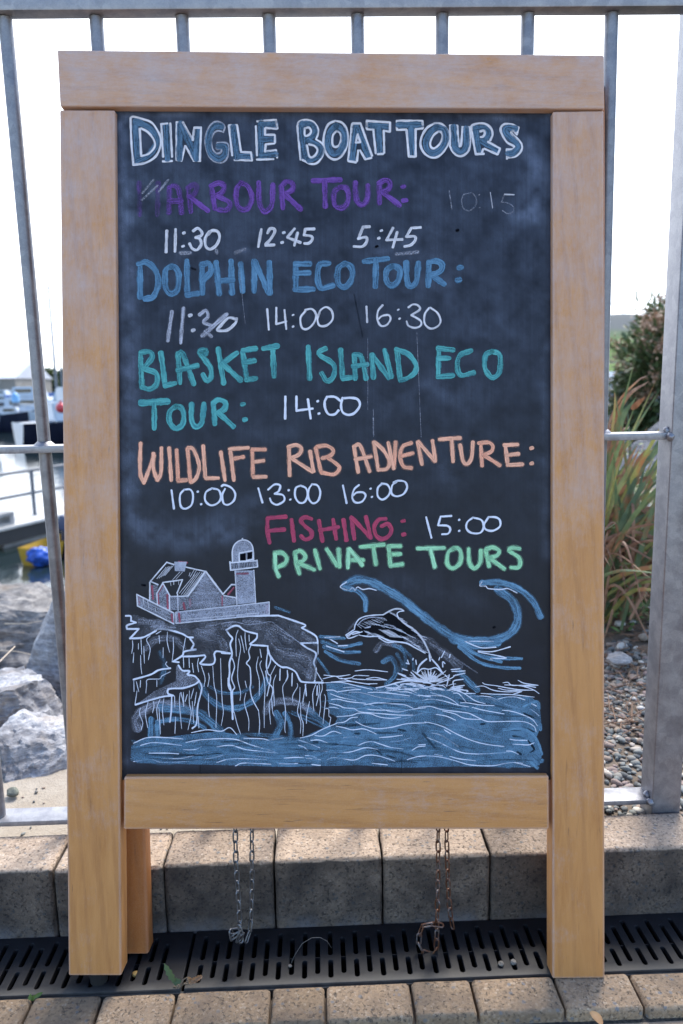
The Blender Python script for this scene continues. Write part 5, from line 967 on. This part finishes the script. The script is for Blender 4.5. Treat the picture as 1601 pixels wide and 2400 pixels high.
def boat(name, label, cat, loc, rz, L, B, H, top, bottom, kind, stripe=.45, group='boats moored in the harbour', mast=0):
    root = empty(name, loc, rz); tag(root, label, cat, group)
    V, Fc, rr_, n = hull_mesh(L, B, H)
    me = raw(V, Fc); me.materials.append(bottom); me.materials.append(top); o = bpy.data.objects.new('hull', me); COL.objects.link(o); o.parent = root
    for p in me.polygons: p.material_index = 1 if p.center.z > H*stripe else 0
    me.polygons[len(me.polygons)-1].material_index = 1; shade(me, 60)
    dk = [V[i*rr_] for i in range(n+1)]+[V[i*rr_+rr_-1] for i in range(n, -1, -1)]
    link('deck', raw([(a, b, c-.04) for a, b, c in dk], [tuple(range(len(dk)))]), M_WHITE, root)
    def cab(x0, x1, wb, z0, z1, rake=.3, mat=M_WHITE):
        bm = bmesh.new(); vs = bbox(bm, x0, x1, -wb/2, wb/2, z0, z1)
        for v in vs:
            if v.co.z > (z0+z1)/2:
                v.co.y *= .82; v.co.x -= rake*(z1-z0)*(1 if v.co.x > (x0+x1)/2 else .15)
        bmesh.ops.bevel(bm, geom=bm.edges[:], offset=.06, segments=2, affect='EDGES'); c = link('cabin', from_bm(bm), mat, root, smooth=40)
        bm = bmesh.new(); zz = (z0+z1)/2
        for sg in (-1, 1): bbox(bm, x0+.12*(x1-x0), x1-.25*(x1-x0), sg*wb*.455-.03, sg*wb*.455+.03, zz-.02, zz+(z1-z0)*.28)
        bbox(bm, x0-.01, x0+.05, -wb*.3, wb*.3, zz-.15*(z1-z0), zz+(z1-z0)*.28)
        link('window', from_bm(bm), M_GLS, c)
    if kind == 'cruiser': cab(-L*.28, L*.22, B*.72, H, H+.85, .6); cab(-L*.2, L*.06, B*.6, H+.85, H+1.5, .4)
    elif kind == 'sail':
        cab(-L*.15, L*.2, B*.55, H, H+.4, .8); bm = bmesh.new(); tube(bm, [(L*.08, 0, H), (L*.08, 0, H+mast)], [.11, .07], 8); m_ = link('mast', from_bm(bm), M_RAIL, root, smooth=60)
        bm = bmesh.new(); tube(bm, [(L*.08, -.55, H+mast*.6), (L*.08, .55, H+mast*.6)], .02, 6); link('spreader', from_bm(bm), M_ALU, m_)
        bm = bmesh.new(); tube(bm, [(L*.06, 0, H+.95), (-L*.34, 0, H+.9)], [.13, .09], 10); link('sail_cover', from_bm(bm), M_BLUEC, root, smooth=60)
        bm = bmesh.new(); tube(bm, [(L*.5, 0, H*1.3), (L*.08, 0, H+mast)], .008, 4); tube(bm, [(-L*.5, 0, H), (L*.08, 0, H+mast)], .008, 4); link('rigging', from_bm(bm), M_ALU, root)
    elif kind == 'open': cab(-L*.05, L*.2, B*.5, H, H+.5, .5)
    bm = bmesh.new(); pts = [V[i*rr_] for i in range(int(n*.45), n+1)]+[V[i*rr_+rr_-1] for i in range(n-1, int(n*.45)-1, -1)]
    tube(bm, [(a, b*.95, c+.35) for a, b, c in pts], .018, 6)
    for a, b, c in pts[::3]: tube(bm, [(a, b*.95, c-.03), (a, b*.95, c+.35)], .014, 6)
    link('guard_rail', from_bm(bm), M_ALU, root, smooth=60); return root
V, Fc, _, _ = hull_mesh(.75, .42, .24); me = raw(V, Fc); link('hull', me, plain('yellow_plastic', (.55, .32, .03), .4, 0, .1), tub, smooth=60)
bm = bmesh.new(); tube(bm, [(0, -.19, .16), (0, .19, .16)], .03, 8); link('seat', from_bm(bm), M_NAVY, tub)
Tq = atY(94, 1304, Yc0[1]-.35); bm = bmesh.new(); bmesh.ops.create_icosphere(bm, subdivisions=4, radius=1)
for v in bm.verts: v.co = Vector((v.co.x*.16, v.co.y*.16, v.co.z*.13))*(1+.35*mnoise.noise(v.co*3.2)+.15*mnoise.noise(v.co*8))
o = link('tarpaulin', from_bm(bm), plain('blue_tarpaulin', (.03, .11, .48), .35, 0, .5, 12), smooth=180); o.location = Tq; tag(o, 'crumpled bright blue tarpaulin bundle over the yellow tender', 'tarpaulin')
Mq = atY(150, 1238, Yc0[1]+.1); eng = empty('outboard_motor', Mq); tag(eng, 'dark blue outboard motor just left of the sign frame', 'outboard motor')
bm = bmesh.new(); bbox(bm, -.1, .12, -.12, .12, -.02, .2, .05, 3, Matrix.Rotation(.4, 4, 'Y')); link('cowling', from_bm(bm), plain('cowl_blue', (.06, .075, .13), .35), eng, smooth=50)
bm = bmesh.new(); bbox(bm, -.04, .06, -.06, .06, -.5, -.021, .02); link('leg', from_bm(bm), M_NAVY, eng, smooth=50)
def wl(x, y): return Vector(atZ(x, y, WZ))
boat('motor_cruiser', 'white boat with a navy lower hull, nearest beyond the pontoon', 'boat', wl(150, 1036)+Vector((1.3, 0, 0)), R(34), 6.4, 2.3, 1.0, M_WHITE, M_NAVY, 'cruiser', .66)
boat('motor_boat', 'black hulled boat cut off by the left edge of the picture', 'boat', wl(-150, 1050), R(5), 5.2, 2, .95, M_WHITE, M_NAVY, 'open', .75)
boat('motor_cruiser', 'white motor cruiser with a dark window band behind the blue capped pile', 'boat', wl(95, 1003), R(-8), 6.5, 2.6, 1.1, M_WHITE, M_WHITE, 'cruiser', .2)
boat('motor_cruiser', 'low white boat farther left with pale deck lines', 'boat', wl(-60, 985), R(8), 9, 2.8, .9, M_WHITE, M_NAVY, 'open', .25)
boat('sailing_boat', 'white sailing boat with the tall mast left of the sign', 'boat', wl(139, 994)-Vector((.6, .2, 0)), R(20), 8, 2.6, 1.1, M_WHITE, M_WHITE, 'sail', .3, mast=8.3)
boat('sailing_boat', 'sailing boat with the shorter mast, nearest the sign frame', 'boat', wl(152, 978)-Vector((.6, .25, 0)), R(25), 8, 2.6, 1.0, M_WHITE, M_NAVY, 'sail', .3, mast=7.0)
boat('motor_cruiser', 'blue and white cabin boat seen through the plants at the right', 'boat', wl(1435, 985), R(190), 7, 2.6, 1.3, plain('gelcoat_blue', (.16, .25, .45), .35), M_WHITE, 'cruiser', .35)
boat('motor_boat', 'white open boat low behind the dry leaves at the right', 'boat', wl(1430, 1010), R(170), 5, 2, .8, M_WHITE, M_WHITE, 'open', .3)
for k, (x, y, yaw, L_, kd, top_, bt, lb) in enumerate(((60, 958, 4, 8, 'cruiser', 'W', 'N', 'distant white cruiser with dark trim, just right of the pile'), (18, 962, -12, 6, 'cruiser', 'N', 'W', 'distant dark topped boat beside the shed at the left edge'), (118, 965, 6, 7, 'open', 'W', 'W', 'small distant white boat below the two masts'), (20, 1012, 3, 4.2, 'open', 'N', 'N', 'dark open boat among the white ones, left of the pile'), (148, 1010, 170, 5, 'cruiser', 'W', 'N', 'white boat with dark windows nearest the sign, below the red fender'))):
    boat('motor_boat', lb, 'boat', wl(x, y), R(yaw), L_, L_*.33, .95, M_WHITE if top_ == 'W' else M_NAVY, M_WHITE if bt == 'W' else M_NAVY, kd, .4)
Pp = wl(43, 1010); pile = empty('mooring_pile', Pp); tag(pile, 'grey mooring pile with a light blue cap among the boats', 'pile')
bm = bmesh.new(); tube(bm, [(0, 0, -1), (0, 0, 1.75)], .18, 16); link('post', from_bm(bm), plain('pile_grey', (.13, .14, .16), .6), pile, smooth=60)
bm = bmesh.new(); tube(bm, [(0, 0, 1.7), (0, 0, 2.05), (0, 0, 2.3)], [.23, .23, .06], 16); link('cap', from_bm(bm), plain('cap_blue', (.16, .36, .6), .4), pile, smooth=60)
bm = bmesh.new(); bmesh.ops.create_uvsphere(bm, u_segments=20, v_segments=14, radius=.2, matrix=Matrix.Translation((0, 0, 0))); tube(bm, [(0, 0, .18), (0, 0, .28)], .05, 8)
o = link('buoy', from_bm(bm), plain('buoy_red', (.55, .05, .06), .4), smooth=60); o.location = atY(143, 956, 30); tag(o, 'red round fender hanging on the navy hulled boat beside the sign', 'fender')
# far shore
o = link('far_shore', raw([(-400, 95, WZ-1), (30, 95, WZ-1), (30, 95, -.2), (-400, 95, -.2), (30, 400, 2), (-400, 400, 2), (30, 400, WZ-1), (-400, 400, WZ-1)], [(0, 1, 2, 3), (3, 2, 4, 5), (1, 6, 4, 2), (0, 3, 5, 7), (4, 6, 7, 5)]), plain('shore_stone', (.24, .22, .2), .9, 0, .3, .3)); tag(o, kind='structure')
B0 = atY(-90, 910, 105); bld = empty('shed', (B0[0], B0[1], -.2)); tag(bld, 'large grey shed with a pale metal roof across the harbour at the left edge', 'building')
wB = (atY(36, 900, 105)[0]-B0[0]); ze = atY(20, 887, 105)[2]+.2; zrf = atY(20, 846, 112)[2]+.2
bm = bmesh.new(); bbox(bm, -wB, wB, 0, 14, 0, ze); link('wall', from_bm(bm), plain('shed_wall', (.19, .18, .165), .8, 0, .15, .5), bld)
bm = bmesh.new(); prism(bm, [(-wB-.2, -.3, ze), (-wB-.2, 7, zrf), (-wB-.2, 14.3, ze)], (0, 0, .003), (2*wB+.4, 0, .003)); link('roof', from_bm(bm), plain('shed_roof', (.42, .44, .5), .5, 0, .06, .6), bld)
bm = bmesh.new(); bbox(bm, wB*.1, wB*.6, -.06, .05, .05, ze*.7); link('door', from_bm(bm), M_DARKP, bld)
def tree(label, x, ytop, Y, wpx, seed):
    P = atY(x, 905, Y); top_ = atY(x, ytop, Y)[2]; root = empty('tree', (P[0], P[1], 0)); tag(root, label, 'tree', 'trees across the harbour'); rr = random.Random(seed); rad = wpx*Y/F_PX/2; bm = bmesh.new(); H = top_
    for k in range(170):
        a = rr.uniform(0, 6.28); f = rr.random()**.5; z = H*(.18+.8*rr.random()); prof = math.sin(math.pi*min(1, max(0, (z/H-.05)/1.02)))**.6; p = Vector((math.cos(a)*rad*f*prof, math.sin(a)*rad*f*prof*.8, z-.3))
        for j in range(9): leafmesh(bm, p+Vector((rr.gauss(0, .3), rr.gauss(0, .3), rr.gauss(0, .25))), (rr.gauss(0, 1), rr.gauss(0, 1), rr.gauss(0, .7)), (rr.gauss(0, .6), rr.gauss(0, .6), 1), rr.uniform(.5, .9), rr.uniform(.25, .5), .3, 2, .1)
    link('crown', from_bm(bm), m_leaf('tree_leaf', (.03, .055, .015), (.10, .14, .04), .15, .6), root)
    bm = bmesh.new(); tube(bm, [(0, 0, -.3), (.1, 0, H*.4), (0, .1, H*.8)], [.25, .16, .05], 8); link('trunk', from_bm(bm), plain('bark', (.09, .065, .045), .85), root)
tree('bushy olive green tree beside the grey shed', 50, 850, 125, 46, 1); tree('dark low tree between the shed tree and the masts', 78, 856, 130, 40, 2); tree('round green tree just left of the tall mast', 118, 862, 128, 34, 3); tree('smallest tree farthest right beside the sign', 152, 866, 126, 36, 4)
Hq = atY(50, 897, 118); hs = empty('house', (Hq[0], Hq[1], 0)); tag(hs, 'small pale stone house among the trees across the harbour', 'building')
bm = bmesh.new(); bbox(bm, -1.3, 2.2, 0, 4, -.2, 1.4); link('wall', from_bm(bm), plain('house_wall', (.36, .33, .32), .8), hs); bm = bmesh.new(); prism(bm, [(-1.5, -.3, 1.4), (-1.5, 2, 2.3), (-1.5, 4.3, 1.4)], (0, 0, .002), (3.9, 0, .002)); link('roof', from_bm(bm), plain('slate_roof', (.12, .125, .14), .6), hs)
